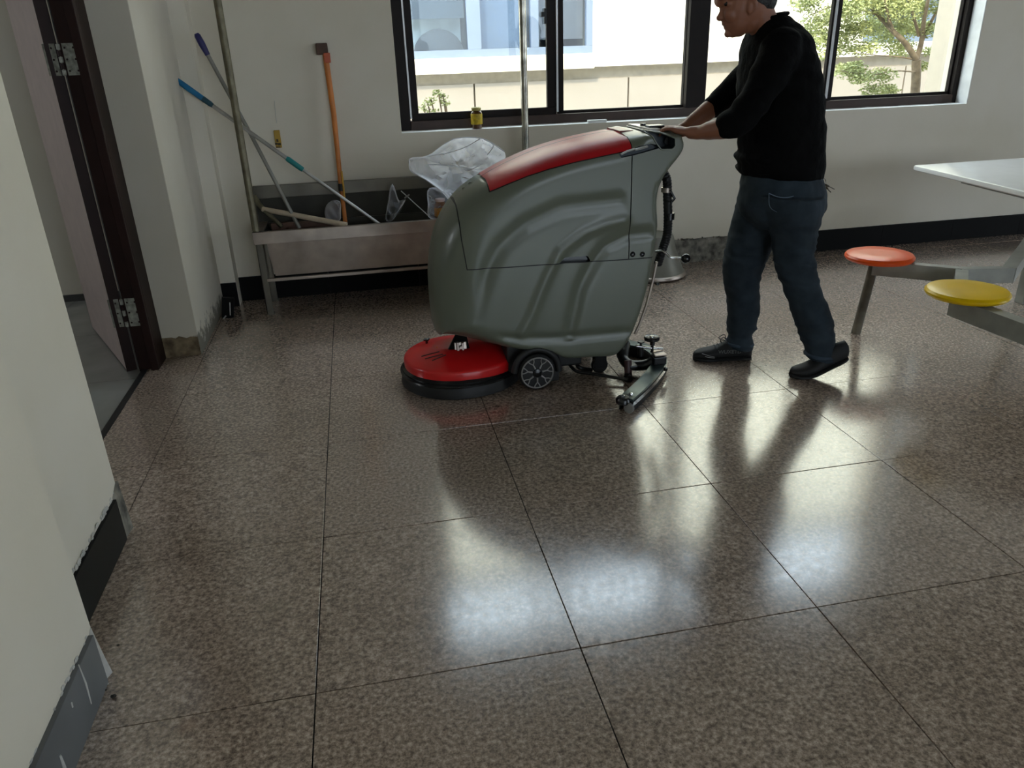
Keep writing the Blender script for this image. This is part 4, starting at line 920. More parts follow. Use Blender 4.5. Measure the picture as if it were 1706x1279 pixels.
st = tag(tubeobj('grey_stick', [P3(424, 326, 2.08), P3(432, 341, 2.06), P3(443, 352, 2.02), P3(470, 378, 1.98)], [.014, .016, .014, .013], M_galv, None, 10), 'short grey stick end poking up beside the left upright pipe above the sink', 'stick')
bk = thing('reddish_board', 'dull reddish board lying inside the left end of the sink under the wooden handle', 'board', (0.55, 2.02, .245))
bm = bmesh.new(); bx(bm, 0.36, 0.78, 2.03, 2.05, .245, .53, .003, Matrix.Translation((0.5, 2.04, .25)) @ Matrix.Rotation(.12, 4, 'X') @ Matrix.Translation((-.5, -2.04, -.25))); bmobj('panel', bm, mat('faded_reddish_plywood', (92, 66, 54), .7, var=.4), bk); adopt(bk)
# plastic scoop / bag bits
def sheet(name, pts, m, parent=None, thick=0.0):
    bm = bmesh.new(); vs = [[bm.verts.new(p) for p in row] for row in pts]
    for r0, r1 in zip(vs, vs[1:]):
        for k in range(len(r0)-1): bm.faces.new((r0[k], r0[k+1], r1[k+1], r1[k]))
    return bmobj(name, bm, m, parent, 60)
M_film = film_mat('clear_plastic_film', 0.26); M_film2 = film_mat('dim_clear_plastic', 0.05)
def bag(name, outline, yc, depth, label, cat, m, seed, res=26):
    """a crumpled bag: outline in pixels around a centre plane, bulging in front and behind"""
    P = resample(smooth_closed([xz(x_, y_, yc) for x_, y_ in outline], 4), 0.02); c_ = P.mean(0); bm = bmesh.new(); rows = {}
    for sd in (-1, 1):
        prev = None
        for ri in range(8, -1, -1):
            t = ri/8
            if sd == 1 and ri == 8: prev = rows[8]; continue
            row = []
            for k, p_ in enumerate(P):
                q_ = c_+(p_-c_)*t; nz = noise.noise(Vector((q_[0]*9, q_[1]*9, seed+sd*3))); nz2 = abs(noise.noise(Vector((q_[0]*22+q_[1]*15, q_[1]*9, seed+sd*7))))
                y_ = yc+sd*depth*math.sqrt(max(0, 1-t*t))*(0.8+0.5*nz)+(0.05*(nz2)-.015)*(1 if t > .05 else 0)*min(1, (1-t)*4)
                row.append(bm.verts.new((q_[0], y_, q_[1])) if ri > 0 else None)
            if ri == 0:
                v = bm.verts.new((c_[0], yc+sd*depth*.8, c_[1]))
                for k in range(len(P)): bm.faces.new((prev[k], prev[(k+1) % len(P)], v))
            else:
                if sd == -1 and ri == 8: rows[8] = row
                if prev: 
                    for k in range(len(P)): bm.faces.new((prev[k], prev[(k+1) % len(P)], row[(k+1) % len(P)], row[k]))
                prev = row
    return bm
ol = [(682, 264), (712, 259), (740, 240), (762, 230), (790, 230), (812, 234), (838, 250), (842, 262), (836, 285), (815, 300), (795, 310), (772, 322), (757, 338), (748, 334), (738, 322), (715, 303), (686, 284)]
t = thing('plastic_bag', 'crumpled clear plastic bag flaring open above the sink left of the scrubber', 'bag', tuple(onY(755, 338, 1.9)))
bmobj('bag_film', bag('bag', ol, 1.92, .11, '', '', M_film, 2.3), M_film, t, 60)
# stiff white creases
bm = bmesh.new()
for cr_ in (((712, 260), (745, 255), (775, 245), (800, 231)), ((712, 274), (740, 275), (768, 279), (780, 284), (800, 275)), ((682, 264), (684, 284), (710, 300), (740, 322), (757, 338), (762, 326), (790, 305)), ((740, 240), (762, 230), (805, 231), (840, 252)), ((745, 295), (745, 310), (738, 320)), ((770, 295), (790, 298), (805, 285)), ((806, 232), (822, 242), (812, 258))):
    tube(bm, spline([onY(x_, y_, 1.785-.004*i) for i, (x_, y_) in enumerate(cr_)], 5), .0026, 5)
bmobj('bag_creases', bm, mat('white_plastic_crease', (236, 238, 244), .3), t, 60); adopt(t)
t = thing('jar_in_bag', 'orange-labelled glass jar wrapped in clear plastic in the sink beside the scrubber', 'jar', tuple(onY(732, 363, 1.95)))
q = onY(735, 362, 1.93)
latheobj('jar_glass', [(0, 0), (.036, 0), (.040, .006), (.040, .075), (.03, .09), (.028, .10), (0, .10)], q, mat('brown_food_glass', (120, 74, 34), .15, spec=.7), t, seg=28)
bm = bmesh.new(); lathe(bm, [(.0405, .012), (.0412, .014), (.0412, .062), (.0405, .064)], q, seg=28); bmobj('label', bm, mat('orange_yellow_paper', (204, 140, 44), .6, var=.3, scale=40), t, 30)
latheobj('lid', [(0, .10), (.030, .10), (.031, .104), (.031, .116), (0, .118)], q, mat('pale_pink_jar_lid', (200, 176, 172), .4), t, seg=28)
bmobj('plastic_wrap', bag('w', [(712, 318), (722, 312), (748, 318), (758, 338), (757, 362), (716, 364), (713, 340)], 1.93, .055, '', '', M_film2, 8.1), film_mat('thin_clear_wrap', .14), t, 60); adopt(t)
t = thing('clear_plastic_sheet', 'clear plastic sheet standing in the middle of the sink', 'plastic', tuple(onY(665, 368, 1.95)))
bmobj('film', bag('s', [(651, 310), (656, 309), (665, 335), (676, 332), (664, 352), (653, 368), (643, 368), (645, 345)], 2.02, .03, '', '', M_film2, 4.4), M_film2, t, 60)
bm = bmesh.new(); tube(bm, [onY(652, 309, 2.0), onY(645, 345, 1.99), onY(642, 366, 1.98)], .0022, 5); tube(bm, [onY(676, 333, 2.0), onY(666, 352, 1.99), onY(655, 366, 1.98)], .0018, 5); bmobj('sheet_edges', bm, mat('dull_plastic_edge', (120, 122, 116), .35), t); adopt(t)
t = thing('wire_rod', 'thin wire rod with a knotted joint slanting in the sink left of the wrapped jar', 'wire', tuple(onY(712, 360, 1.95)))
tubeobj('rod', [onY(668, 318, 2.05), onY(678, 327, 2.04), onY(713, 359, 1.96)], .0032, M_alu, t, 8); bm = bmesh.new(); tube(bm, [onY(674, 330, 2.03), onY(682, 324, 2.04)], .005, 6); bmobj('knot', bm, M_alu, t); adopt(t)
t = thing('crumpled_plastic', 'small crumpled milky plastic bag in the sink left of the orange handle', 'bag', tuple(onY(550, 360, 2.0)))
bmobj('film', bag('s', [(541, 352), (545, 340), (556, 333), (567, 336), (568, 352), (566, 368), (545, 366)], 2.0, .03, '', '', M_film, 6.4), film_mat('milky_plastic', .22), t, 60); adopt(t)
# yellow tag on the wall
q = onY(462, 232, 2.216)
t = thing('yellow_tag', 'small yellow plastic holder with dark print stuck on the wall left of the orange handle', 'tag', (q.x, 2.219, q.z-.04))
bm = bmesh.new(); a1, a2 = onY(455.5, 217, 2.21), onY(470, 246, 2.21); bx(bm, a1.x, a2.x, 2.204, 2.2195, a2.z, a1.z, .004); bmobj('plate', bm, mat('mustard_yellow_plastic', (176, 140, 44), .45), t)
bm = bmesh.new()
for (px, py, w_, h_) in ((462, 234, .006, .008), (460.5, 239.5, .008, .006), (465.5, 240, .009, .007), (463.5, 245, .014, .003)):
    q = onY(px, py, 2.204); bx(bm, q.x-w_/1, q.x+w_/1, 2.2028, 2.205, q.z-h_/1, q.z+h_/1, .001)
bmobj('dark_print', bm, mat('dark_brown_print', (56, 44, 12), .6), t)
bm = bmesh.new(); tube(bm, [onY(457, 168, 2.217), onY(459, 190, 2.217), onY(461, 205, 2.217)], .004, 5, flat=.3); bmobj('tape_strip', bm, mat('clear_tape', (170, 170, 164), .3), t); adopt(t)

# ---- windowsill things
q = onY(795, 215, 2.255)
t = thing('sauce_jar', 'amber jar with yellow label standing on the windowsill left of the pipe', 'jar', (q.x, 2.257, .996))
latheobj('jar_glass', [(0, 0), (.028, 0), (.034, .005), (.035, .03), (.036, .095), (.030, .106), (.026, .110), (0, .110)], (q.x, 2.257, .996), mat('dark_amber_glass', (84, 50, 16), .12, spec=.7), t, seg=28)
bm = bmesh.new(); lathe(bm, [(.0365, .028), (.0372, .030), (.0372, .090), (.0365, .092)], (q.x, 2.257, .996), seg=28); bmobj('label', bm, mat('yellow_paper_label', (206, 176, 30), .5, var=.35, scale=60), t, 30)
latheobj('lid', [(0, .108), (.026, .108), (.030, .112), (.031, .126), (.028, .130), (0, .130)], (q.x, 2.257, .996), mat('olive_gold_lid', (160, 150, 84), .35, .3), t, seg=28); adopt(t)
a1, a2 = onY(979, 205, 2.25), onY(1010, 203, 2.25)
tag(box('white_block', a1.x, a2.x, 2.235, 2.265, .996, 1.014, mat('white_plastic_block', (230, 230, 228), .5), None, .003), 'small white strip lying on the windowsill above the scrubber lid', 'block')

# ------------------------------------------------------------------ conical grey bin behind the scrubber
t = thing('conical_metal_base', 'grey conical metal base with rolled rim on the floor behind the scrubber', 'base', (2.84, 1.99, 0))
M_cone = mat('dull_grey_sheet_metal', (136, 134, 124), .45, .4, var=.25, scale=6)
latheobj('cone_body', [(.215, .025), (.21, .035), (.18, .10), (.15, .18), (.135, .25), (.125, .28), (.0, .285)], (2.84, 1.985, 0), M_cone, t, seg=56)
latheobj('rolled_rim', [(.20, .0), (.218, .004), (.225, .014), (.222, .028), (.212, .034)], (2.84, 1.985, 0), M_steel, t, seg=56); adopt(t)

# ------------------------------------------------------------------ canteen table with fixed stools
t = thing('canteen_table', 'white-topped canteen table with attached round stools on a grey steel frame', 'table', (4.75, .2, 0))
M_top = mat('white_laminate', (226, 226, 228), .22, var=.03); M_tf = mat('grey_painted_steel_tube', (150, 150, 142), .4, .15, var=.2, scale=10)
c0 = Vector((4.150, 1.245, 0)); dirx = Vector((1, .012, 0)).normalized(); diry = Vector((-.118, -.993, 0)).normalized()
dirx = Vector((diry.y*-1, diry.x, 0)); dirx = Vector((.993, -.118, 0)) if False else Vector((1.0, .0, 0))
LX, LY = 1.25, 1.95
poly = [c0, c0+dirx*LX, c0+dirx*LX+diry*LY, c0+diry*LY]
def rounded(poly, r, n=5):
    out = []
    for i in range(len(poly)):
        a, b_, c_ = poly[i-1], poly[i], poly[(i+1) % len(poly)]; u = (a-b_).normalized()*r; v = (c_-b_).normalized()*r
        for k in range(n+1):
            s = k/n; out.append((b_+u)*(1-s)**2+b_*2*s*(1-s)+(b_+v)*s**2)
    return out
bm = bmesh.new(); rp = rounded(poly, .03); cen = sum(rp, Vector())/len(rp); layers = []
for ins, z in ((.008, .722), (.0, .727), (.0, .742), (.004, .748), (.010, .750)):
    layers.append([bm.verts.new(p_+(cen-p_).normalized()*ins+Vector((0, 0, z))) for p_ in rp])
for a, b_ in zip(layers, layers[1:]):
    for k in range(len(a)): bm.faces.new((a[k], a[(k+1) % len(a)], b_[(k+1) % len(a)], b_[k]))
bm.faces.new(layers[0][::-1]); bm.faces.new(layers[-1]); bmobj('table_top', bm, M_top, t, 30)
bm = bmesh.new(); w_ = onZ(1601, 305, .695); w_.z = 0; prism(bm, [w_+Vector((0, 0, .695)), w_+diry*1.2+Vector((0, 0, .695)), w_+diry*1.2+dirx*.9+Vector((0, 0, .695)), w_+dirx*.9+Vector((0, 0, .695))], (0, 0, .026)); bmobj('under_frame', bm, M_tf, t)
def stool(px, py, colr, nm, lab):
    c_ = onZ(px, py, .445); r_ = .165
    o = latheobj('stool_seat', [(0, -.002), (r_-.03, -.002), (r_-.008, .002), (r_, .012), (r_, .020), (r_-.008, .030), (r_-.03, .036), (r_*.4, .036), (0, .035)], (c_.x, c_.y, .412), mat(nm, colr, .28, var=.05, spec=.35), t, seg=56)
    o['label'] = lab; return c_
s1c = stool(1466, 421.5, (232, 84, 26), 'glossy_orange_plastic', 'orange round seat'); s2c = stool(1612.5, 480.5, (226, 184, 0), 'glossy_yellow_plastic', 'yellow round seat')
def beam(name, pts, w, z0, z1, parent):
    bm = bmesh.new(); n = len(pts); rr = []
    for i, p_ in enumerate(pts):
        d = (pts[min(i+1, n-1)]-pts[max(i-1, 0)]).normalized(); s_ = Vector((d.y, -d.x, 0))
        rr.append([bm.verts.new(Vector((p_.x, p_.y, 0))+s_*w+Vector((0, 0, z0))), bm.verts.new(Vector((p_.x, p_.y, 0))+s_*w+Vector((0, 0, z1))), bm.verts.new(Vector((p_.x, p_.y, 0))-s_*w+Vector((0, 0, z1))), bm.verts.new(Vector((p_.x, p_.y, 0))-s_*w+Vector((0, 0, z0)))])
    for a, b_ in zip(rr, rr[1:]):
        for k in range(4): bm.faces.new((a[k], a[(k+1) % 4], b_[(k+1) % 4], b_[k]))
    bm.faces.new(rr[0]); bm.faces.new(rr[-1][::-1]); return bmobj(name, bm, M_tf, parent)
zb = .408
J = onZ(1603, 446, zb); K = onZ(1688, 444.5, zb); K2 = onZ(1712, 404, zb)
beam('arm_beam', [s1c+Vector((-.02, .01, 0)), J], .024, .335, zb, t); beam('arm_beam', [J, K], .024, .335, zb-.001, t)
beam('arm_beam', [K+Vector((-.02, 0, 0)), K2, K2+(K2-K)*1.0], .03, .335, zb-.0005, t)
beam('arm_beam', [J+Vector((0, .0, 0)), s2c+Vector((.0, .03, 0))], .027, .335, zb-.002, t)
E1 = onZ(1660, 512, zb); E2 = onZ(1740, 546, zb); E2b = E2+Vector((.3, -.1, 0))
beam('arm_beam', [s2c+Vector((-.03, .02, 0)), E2, E2b], .032, .325, zb-.0015, t)
LG = onZ(1428, 556, 0.0)
tl = tubeobj('stool_leg', [Vector((s1c.x-.012, s1c.y+.01, .41)), Vector((LG.x+.0, LG.y+.012, 0))], .024, mat('worn_grey_leg_tube', (112, 106, 94), .5, .3, var=.6, scale=9), t, 18)
cA = Vector((4.72, .25, 0))
for p_ in ((4.65, .75), (4.65, -.25)):
    bm = bmesh.new(); bx(bm, p_[0]-.03, p_[0]+.03, p_[1]-.03, p_[1]+.03, 0, .70, .004); bmobj('table_leg', bm, M_tf, t)
beam('arm_beam', [K2+(K2-K)*.8, Vector((4.65, .75, 0))], .03, .335, zb-.001, t); beam('arm_beam', [E2b, Vector((4.65, -.25, 0))], .032, .325, zb-.002, t)
adopt(t)

# ------------------------------------------------------------------ the person
def ell(bm, c, r, rot=None, seg=20):
    m_ = Matrix.Translation(c) @ (rot.to_4x4() if rot is not None else Matrix()) @ Matrix.Diagonal((*r, 1))
    bmesh.ops.create_uvsphere(bm, u_segments=seg, v_segments=seg//2+2, radius=1.0, matrix=m_)
def limb(bm, pts, rs, seg=16, n=5, flat=None):
    """closed tapering limb with round ends"""
    P = spline(pts, n); m = len(pts); R_ = []
    for i in range(len(P)):
        t_ = i/(len(P)-1)*(m-1); k = min(int(t_), m-2); f_ = t_-k; f_ = f_*f_*(3-2*f_); R_.append(rs[k]*(1-f_)+rs[k+1]*f_)
    tube(bm, P, R_, seg, True, flat); ell(bm, P[0], (R_[0],)*3, None, 14); ell(bm, P[-1], (R_[-1],)*3, None, 14)
def rings_loft(bm, rings):
    vs = [[bm.verts.new(p_) for p_ in r] for r in rings]; n = len(vs[0])
    for a, b_ in zip(vs, vs[1:]):
        for k in range(n): bm.faces.new((a[k], a[(k+1) % n], b_[(k+1) % n], b_[k]))
    bm.faces.new(vs[0][::-1]); bm.faces.new(vs[-1])
def section(pxf, pxb, py, yc, hy, n=28, sq=2.3, rotz=0.0, pyb=None):
    """torso section: front/back picture columns at a row give its x extent, hy its half width"""
    a = onY(pxf, py, yc); b_ = onY(pxb, pyb or py, yc); c_ = (a+b_)/2; ux = (b_-a)/2
    out = []
    for k in range(n):
        th = 2*PI*k/n; cs, sn = math.cos(th), math.sin(th); f_ = (abs(cs)**sq+abs(sn)**sq)**(-1/sq)
        out.append(c_+ux*cs*f_+Vector((math.sin(rotz)*0, sn*f_*hy, 0)))
    return out
def remesh(name, bm, voxel, m, parent, smooth_it=6, displace=None):
    bmesh.ops.recalc_face_normals(bm, faces=bm.faces)
    me = bpy.data.meshes.new(name); bm.to_mesh(me); bm.free(); o = bpy.data.objects.new(name, me); COL.objects.link(o)
    r = o.modifiers.new('r', 'REMESH'); r.mode = 'VOXEL'; r.voxel_size = voxel; r.adaptivity = 0
    s = o.modifiers.new('s', 'SMOOTH'); s.factor = .5; s.iterations = smooth_it
    dg = bpy.context.evaluated_depsgraph_get(); me2 = bpy.data.meshes.new_from_object(o.evaluated_get(dg)); bpy.data.objects.remove(o); bpy.data.meshes.remove(me)
    me2.name = name
    if displace:
        me2.update(); co = np.empty(len(me2.vertices)*3); me2.vertices.foreach_get('co', co); no = np.empty_like(co); me2.vertices.foreach_get('normal', no)
        co = co.reshape(-1, 3); no = no.reshape(-1, 3); d = displace(co); co += no*d[:, None]; me2.vertices.foreach_set('co', co.ravel()); me2.update()
    me2.materials.clear(); return link(name, me2, m, parent, 180)
M_skin = mat('tanned_skin', (138, 88, 64), .5, var=.08, scale=8)
M_sweat = mat('black_knit_sweater', (7, 7, 7), .9, var=.2, scale=60, bump=.3, spec=.1)
M_jean = mat('dark_blue_denim', (40, 50, 58), .85, var=.35, scale=14, bump=.2, spec=.25)
M_jean2 = mat('faded_denim_cuff', (48, 62, 76), .85, var=.3, scale=14)
M_shoe = mat('black_knit_shoe', (12, 12, 13), .7, var=.3, scale=30)
M_hair = mat('short_black_hair', (20, 17, 16), .6, var=.3, scale=80, bump=.5)
BY = .30
person = thing('person', 'person in black sweater and blue jeans striding left while pushing the floor scrubber', 'person', (2.78, .26, 0))
# body (head, neck, arms, hands) as one surface
bm = bmesh.new()
HS = onY(1240, 18, BY)       # middle of the head
def hp_(px, py, dy=0.0): return onY(px, py, BY+dy)
sc_ = (hp_(1260, 20)-hp_(1240, 20)).length/20.0     # metres per pixel at his depth
def E_(px, py, rx, rz, ry, dy=0.0, tilt=0.0): ell(bm, hp_(px, py, dy), (rx*sc_, ry, rz*sc_), Matrix.Rotation(tilt, 3, 'Y'))
E_(1246, 0, 40, 44, .076, tilt=.35); E_(1235, 8, 33.5, 40, .070, tilt=.2); E_(1229, 30, 22, 26, .058, tilt=.3); E_(1229, 44, 17, 15, .045, tilt=.2); E_(1221.5, 53, 9.5, 8.5, .026)
E_(1246, 34, 22, 18, .056, tilt=.5); E_(1201, -2, 8, 12, .045, tilt=.1)
limb(bm, [hp_(1208, 6), hp_(1202.5, 20), hp_(1199.5, 28.5)], [.008, .010, .0125], 10)       # nose
E_(1198.6, 30, 5, 4.5, .014, tilt=.4); E_(1204, 31, 5, 3.6, .019)
E_(1208, 40.5, 5, 3.2, .022, tilt=.5); E_(1211.5, 46.5, 4.6, 3.0, .019, tilt=.3); E_(1213, 56, 5.5, 6, .018, tilt=.4)
for s in (-1, 1):
    E_(1214, 6, 7, 5, .016, s*.032); E_(1203, -3, 6, 3.2, .02, s*.030, .2); E_(1219, 24, 12, 11, .022, s*.032, .4)   # eyelids, brow, cheek
    limb(bm, [hp_(1253, -2, s*.078), hp_(1259, 6, s*.084), hp_(1256, 16, s*.080), hp_(1250, 22, s*.074)], [.008, .009, .008, .006], 8)  # ear rim
    E_(1252, 10, 7, 11, .010, s*.074, .15)
limb(bm, [hp_(1262, 20), hp_(1272, 42), hp_(1284, 70), hp_(1292, 110)], [.062, .060, .066, .09], 20)                # neck
# arms. near = his left, far = his right
nS, nE, nW = hp_(1290, 92, -.17), hp_(1222, 212, -.155), hp_(1158, 222, -.02)
fS, fE, fW = hp_(1268, 92, .20), hp_(1195, 176, .25), hp_(1142, 213, .22)
limb(bm, [hp_(1290, 110, -.12), hp_(1262, 160, -.165), nE], [.030, .036, .036]); limb(bm, [hp_(1228, 207, -.155), hp_(1207, 213, -.125), hp_(1185, 217, -.08), hp_(1166, 220.5, -.035), hp_(1152, 221, -.012)], [.040, .044, .038, .029, .0265], 18)
limb(bm, [hp_(1272, 110, .14), hp_(1226, 145, .235), hp_(1200, 168, .25)], [.028, .036, .036]); limb(bm, [hp_(1196, 170, .25), hp_(1180, 184, .245), hp_(1160, 199, .235), hp_(1143, 212, .225), hp_(1134, 217, .22)], [.036, .042, .036, .029, .027], 18)
ell(bm, hp_(1295, 130), (.09, .11, .10))
def hand(bm, W_, dirn, side, upv=Vector((0, 0, 1)), curl=1.0, sc=1.0):
    """W_ wrist; dirn from wrist to knuckles; side = towards the thumb; fingers fold down over the grip"""
    d = dirn.normalized(); s = (side-d*side.dot(d)).normalized(); u = d.cross(s).normalized()
    if u.z < 0: u = -u
    pc = W_+d*.045
    rot = Matrix((d, s, u)).transposed()
    ell(bm, pc, (.050*sc, .040*sc, .0165*sc), rot); ell(bm, W_+d*.01, (.03, .026, .020), rot); ell(bm, W_+d*.03+s*.022-u*.006, (.03, .017, .015), rot)
    for i, (off, ln, r) in enumerate(((.030, .92, .0092), (.010, 1.0, .0095), (-.011, .94, .0090), (-.030, .76, .0080))):
        k0 = W_+d*.078*(.97 if i in (0, 3) else 1)+s*off; a_ = .30*curl; pts = [W_+d*.045+s*off*.8, k0+u*.004]; cur = k0; L3 = [.040*ln, .026*ln, .020*ln]; ang = -.25*curl
        for L_, da in zip(L3, (.35*curl, .85*curl, .7*curl)):
            ang += da; dv = d*math.cos(ang)-u*math.sin(ang)+s*off*.25; cur = cur+dv.normalized()*L_; pts.append(cur)
        limb(bm, pts, [r*1.15, r*1.1, r, r*.92, r*.8], 10, 4)
    k0 = W_+d*.018+s*.026-u*.004; p1 = k0+(d*.55+s*.65-u*.25).normalized()*.042; p2 = p1+(d*.9+s*.1-u*.45).normalized()*.032; p3 = p2+(d*.8-s*.1-u*.7).normalized()*.024
    limb(bm, [k0, p1, p2, p3], [.016, .0125, .0105, .0085], 10, 4)
gripN = hp_(1119, 214, .06); 
hand(bm, hp_(1151, 220.5, -.012), hp_(1122, 215, .05)-hp_(1151, 220.5, -.012), Vector((0.1, 1, 0.1)), curl=.75)
hand(bm, hp_(1134, 217, .22), hp_(1110, 214, .20)-hp_(1134, 217, .22), Vector((0.1, -1, 0.1)), curl=.75)
body = remesh('body', bm, .0034, M_skin, person, 4)
# features that differ from skin
bm = bmesh.new()
for s in (-1, 1): ell(bm, hp_(1210.5, 6, s*.033), (.011, .011, .010))
bmobj('eyes', bm, mat('dark_eye', (30, 22, 18), .2), body, 180)
bm = bmesh.new(); limb(bm, [hp_(1208.5, 43.6, -.020), hp_(1205.8, 43.8, 0), hp_(1208.5, 43.6, .020)], [.0016, .0024, .0016], 6); bmobj('lips', bm, mat('dark_lip', (120, 70, 60), .5), body, 180)
bm = bmesh.new()
for s in (-1, 1): limb(bm, [hp_(1197, -5, s*.014), hp_(1200, -8.5, s*.032), hp_(1208, -8, s*.05)], [.0028, .0036, .002], 6)
bmobj('eyebrows', bm, M_hair, body, 180)
bm = bmesh.new(); 
ell(bm, hp_(1250, -10), (41.5*sc_, .079, 42*sc_), Matrix.Rotation(.35, 3, 'Y')); ell(bm, hp_(1268, 0), (24*sc_, .070, 26*sc_), Matrix.Rotation(.35, 3, 'Y'))
remesh('hair', bm, .006, M_hair, person, 3)
# sweater: torso plus pushed-up sleeves
bm = bmesh.new()
rows = [(1262, 1309, 34, .066, 24), (1254, 1324, 48, .115, 38), (1249, 1336, 66, .172, 60), (1244, 1345, 90, .196, 92), (1241, 1352, 118, .200, None), (1238, 1358, 150, .192, None), (1238, 1362, 185, .182, None), (1239, 1364, 220, .174, None), (1237, 1364, 255, .172, None), (1238, 1362, 280, .174, None), (1243, 1360, 293, .170, None)]
rings_loft(bm, [section(a, b_, y_, BY, h_, pyb=pb) for a, b_, y_, h_, pb in rows])
ell(bm, hp_(1252, 262, 0), (.05, .145, .030)); ell(bm, hp_(1254, 282, 0), (.045, .145, .018))
limb(bm, [hp_(1302, 84, -.13), hp_(1288, 112, -.165), hp_(1262, 160, -.17), hp_(1232, 200, -.158), hp_(1216, 207, -.145)], [.085, .080, .068, .062, .058], 20)
limb(bm, [hp_(1285, 90, .13), hp_(1262, 112, .20), hp_(1226, 145, .235), hp_(1200, 168, .25), hp_(1190, 176, .25)], [.085, .075, .062, .057, .052], 20)
for (px, py, dy, r) in ((1214, 208, -.143, .059), (1224, 203, -.152, .062), (1236, 192, -.158, .064), (1193, 176, .25, .053), (1205, 163, .245, .057), (1219, 146, .24, .058), (1230, 128, .22, .05)):
    ell(bm, hp_(px, py, dy), (r*.72, r, r), Matrix.Rotation(.7, 3, 'Y'))
def knit(co):
    d = np.zeros(len(co))
    for i, p_ in enumerate(co):
        q_ = Vector(p_); d[i] = .007*noise.noise(Vector((q_.x*9+q_.z*4, q_.y*7, q_.z*20)))+.003*noise.noise(q_*28)
    return d
sw = remesh('sweater', bm, .0062, M_sweat, person, 14, knit)
bm = bmesh.new(); P_ = [p_+Vector((0, 0, .0)) for p_ in section(1264, 1308, 33, BY, .064, pyb=22)]; tube(bm, P_+[P_[0]], .0075, 8, False); bmobj('neck_rib', bm, M_sweat, sw, 60)
# jeans
bm = bmesh.new()
rings_loft(bm, [section(1246, 1358, 284, BY, .150), section(1243, 1362, 300, BY, .162), section(1239, 1367, 320, BY, .170), section(1234, 1366, 342, BY, .168), section(1242, 1352, 362, BY, .140), section(1258, 1335, 378, BY, .09)])
def leg(rows, yc0, yc1):
    rr = []; n = len(rows)
    for i, (a, b_, y_) in enumerate(rows):
        yc = yc0+(yc1-yc0)*i/(n-1); p_, q_ = onY(a, y_, yc), onY(b_, y_, yc); rr.append(section(a, b_, y_, yc, (q_-p_).length/2*.98, sq=2.05, n=24))
    rings_loft(bm, rr)
FLY0, FLY1 = BY+.085, .40; RLY0, RLY1 = BY-.085, .115
leg([(1236, 1325, 325), (1229, 1312, 352), (1222, 1296, 380), (1216, 1283, 405), (1210, 1272, 430), (1207, 1264, 455), (1209, 1262, 475), (1213, 1263, 495), (1214, 1262, 520), (1214, 1257, 545), (1214, 1252, 562), (1211, 1251, 578)], FLY0, FLY1)
leg([(1262, 1366, 325), (1270, 1364, 352), (1285, 1358, 380), (1290, 1354, 405), (1293, 1352, 430), (1298, 1357, 455), (1308, 1366, 482), (1318, 1377, 510), (1327, 1384, 535), (1334, 1386, 558), (1342, 1387, 578), (1346, 1391, 597)], RLY0, RLY1)
def fold(co):
    d = np.zeros(len(co))
    for i, p_ in enumerate(co):
        q_ = Vector(p_); low = max(0, 1-q_.z/.28); kn = math.exp(-((q_.z-.52)/.10)**2)
        d[i] = (.006+.010*low+.009*kn)*(0.5-abs(noise.noise(Vector((q_.x*7+q_.z*10, q_.y*7, q_.z*(20)))))*1.6)+.003*noise.noise(q_*20)
    return d
je = remesh('jeans', bm, .0062, M_jean, person, 5, fold)
bm = bmesh.new(); P_ = section(1212, 1251, 571, FLY1, .058, sq=2.1, n=24); tube(bm, P_+[P_[0]], .010, 8, False); bmobj('hem', bm, M_jean2, je, 60); bm = bmesh.new(); P_ = section(1345, 1390, 590, RLY1, .062, sq=2.1, n=24); tube(bm, P_+[P_[0]], .010, 8, False); bmobj('hem', bm, M_jean2, je, 60)
bm = bmesh.new(); tube(bm, spline([hp_(1281, 322, -.172), hp_(1296, 328, -.176), hp_(1312, 329, -.172), hp_(1328, 325, -.160)], 5), .0022, 6); tube(bm, spline([hp_(1281, 322, -.172), hp_(1283, 345, -.176), hp_(1300, 356, -.174)], 4), .0012, 6); bmobj('pocket_seam', bm, mat('pale_denim_stitch', (96, 112, 128), .8), je, 60)
bm = bmesh.new(); q = hp_(1362, 334, -.09); bx(bm, -.022, .014, -.03, .03, -.032, .032, .008, Matrix.Translation(q) @ Matrix.Rotation(-.15, 4, 'Y')); bmobj('belt_pouch', bm, M_blkp, person)
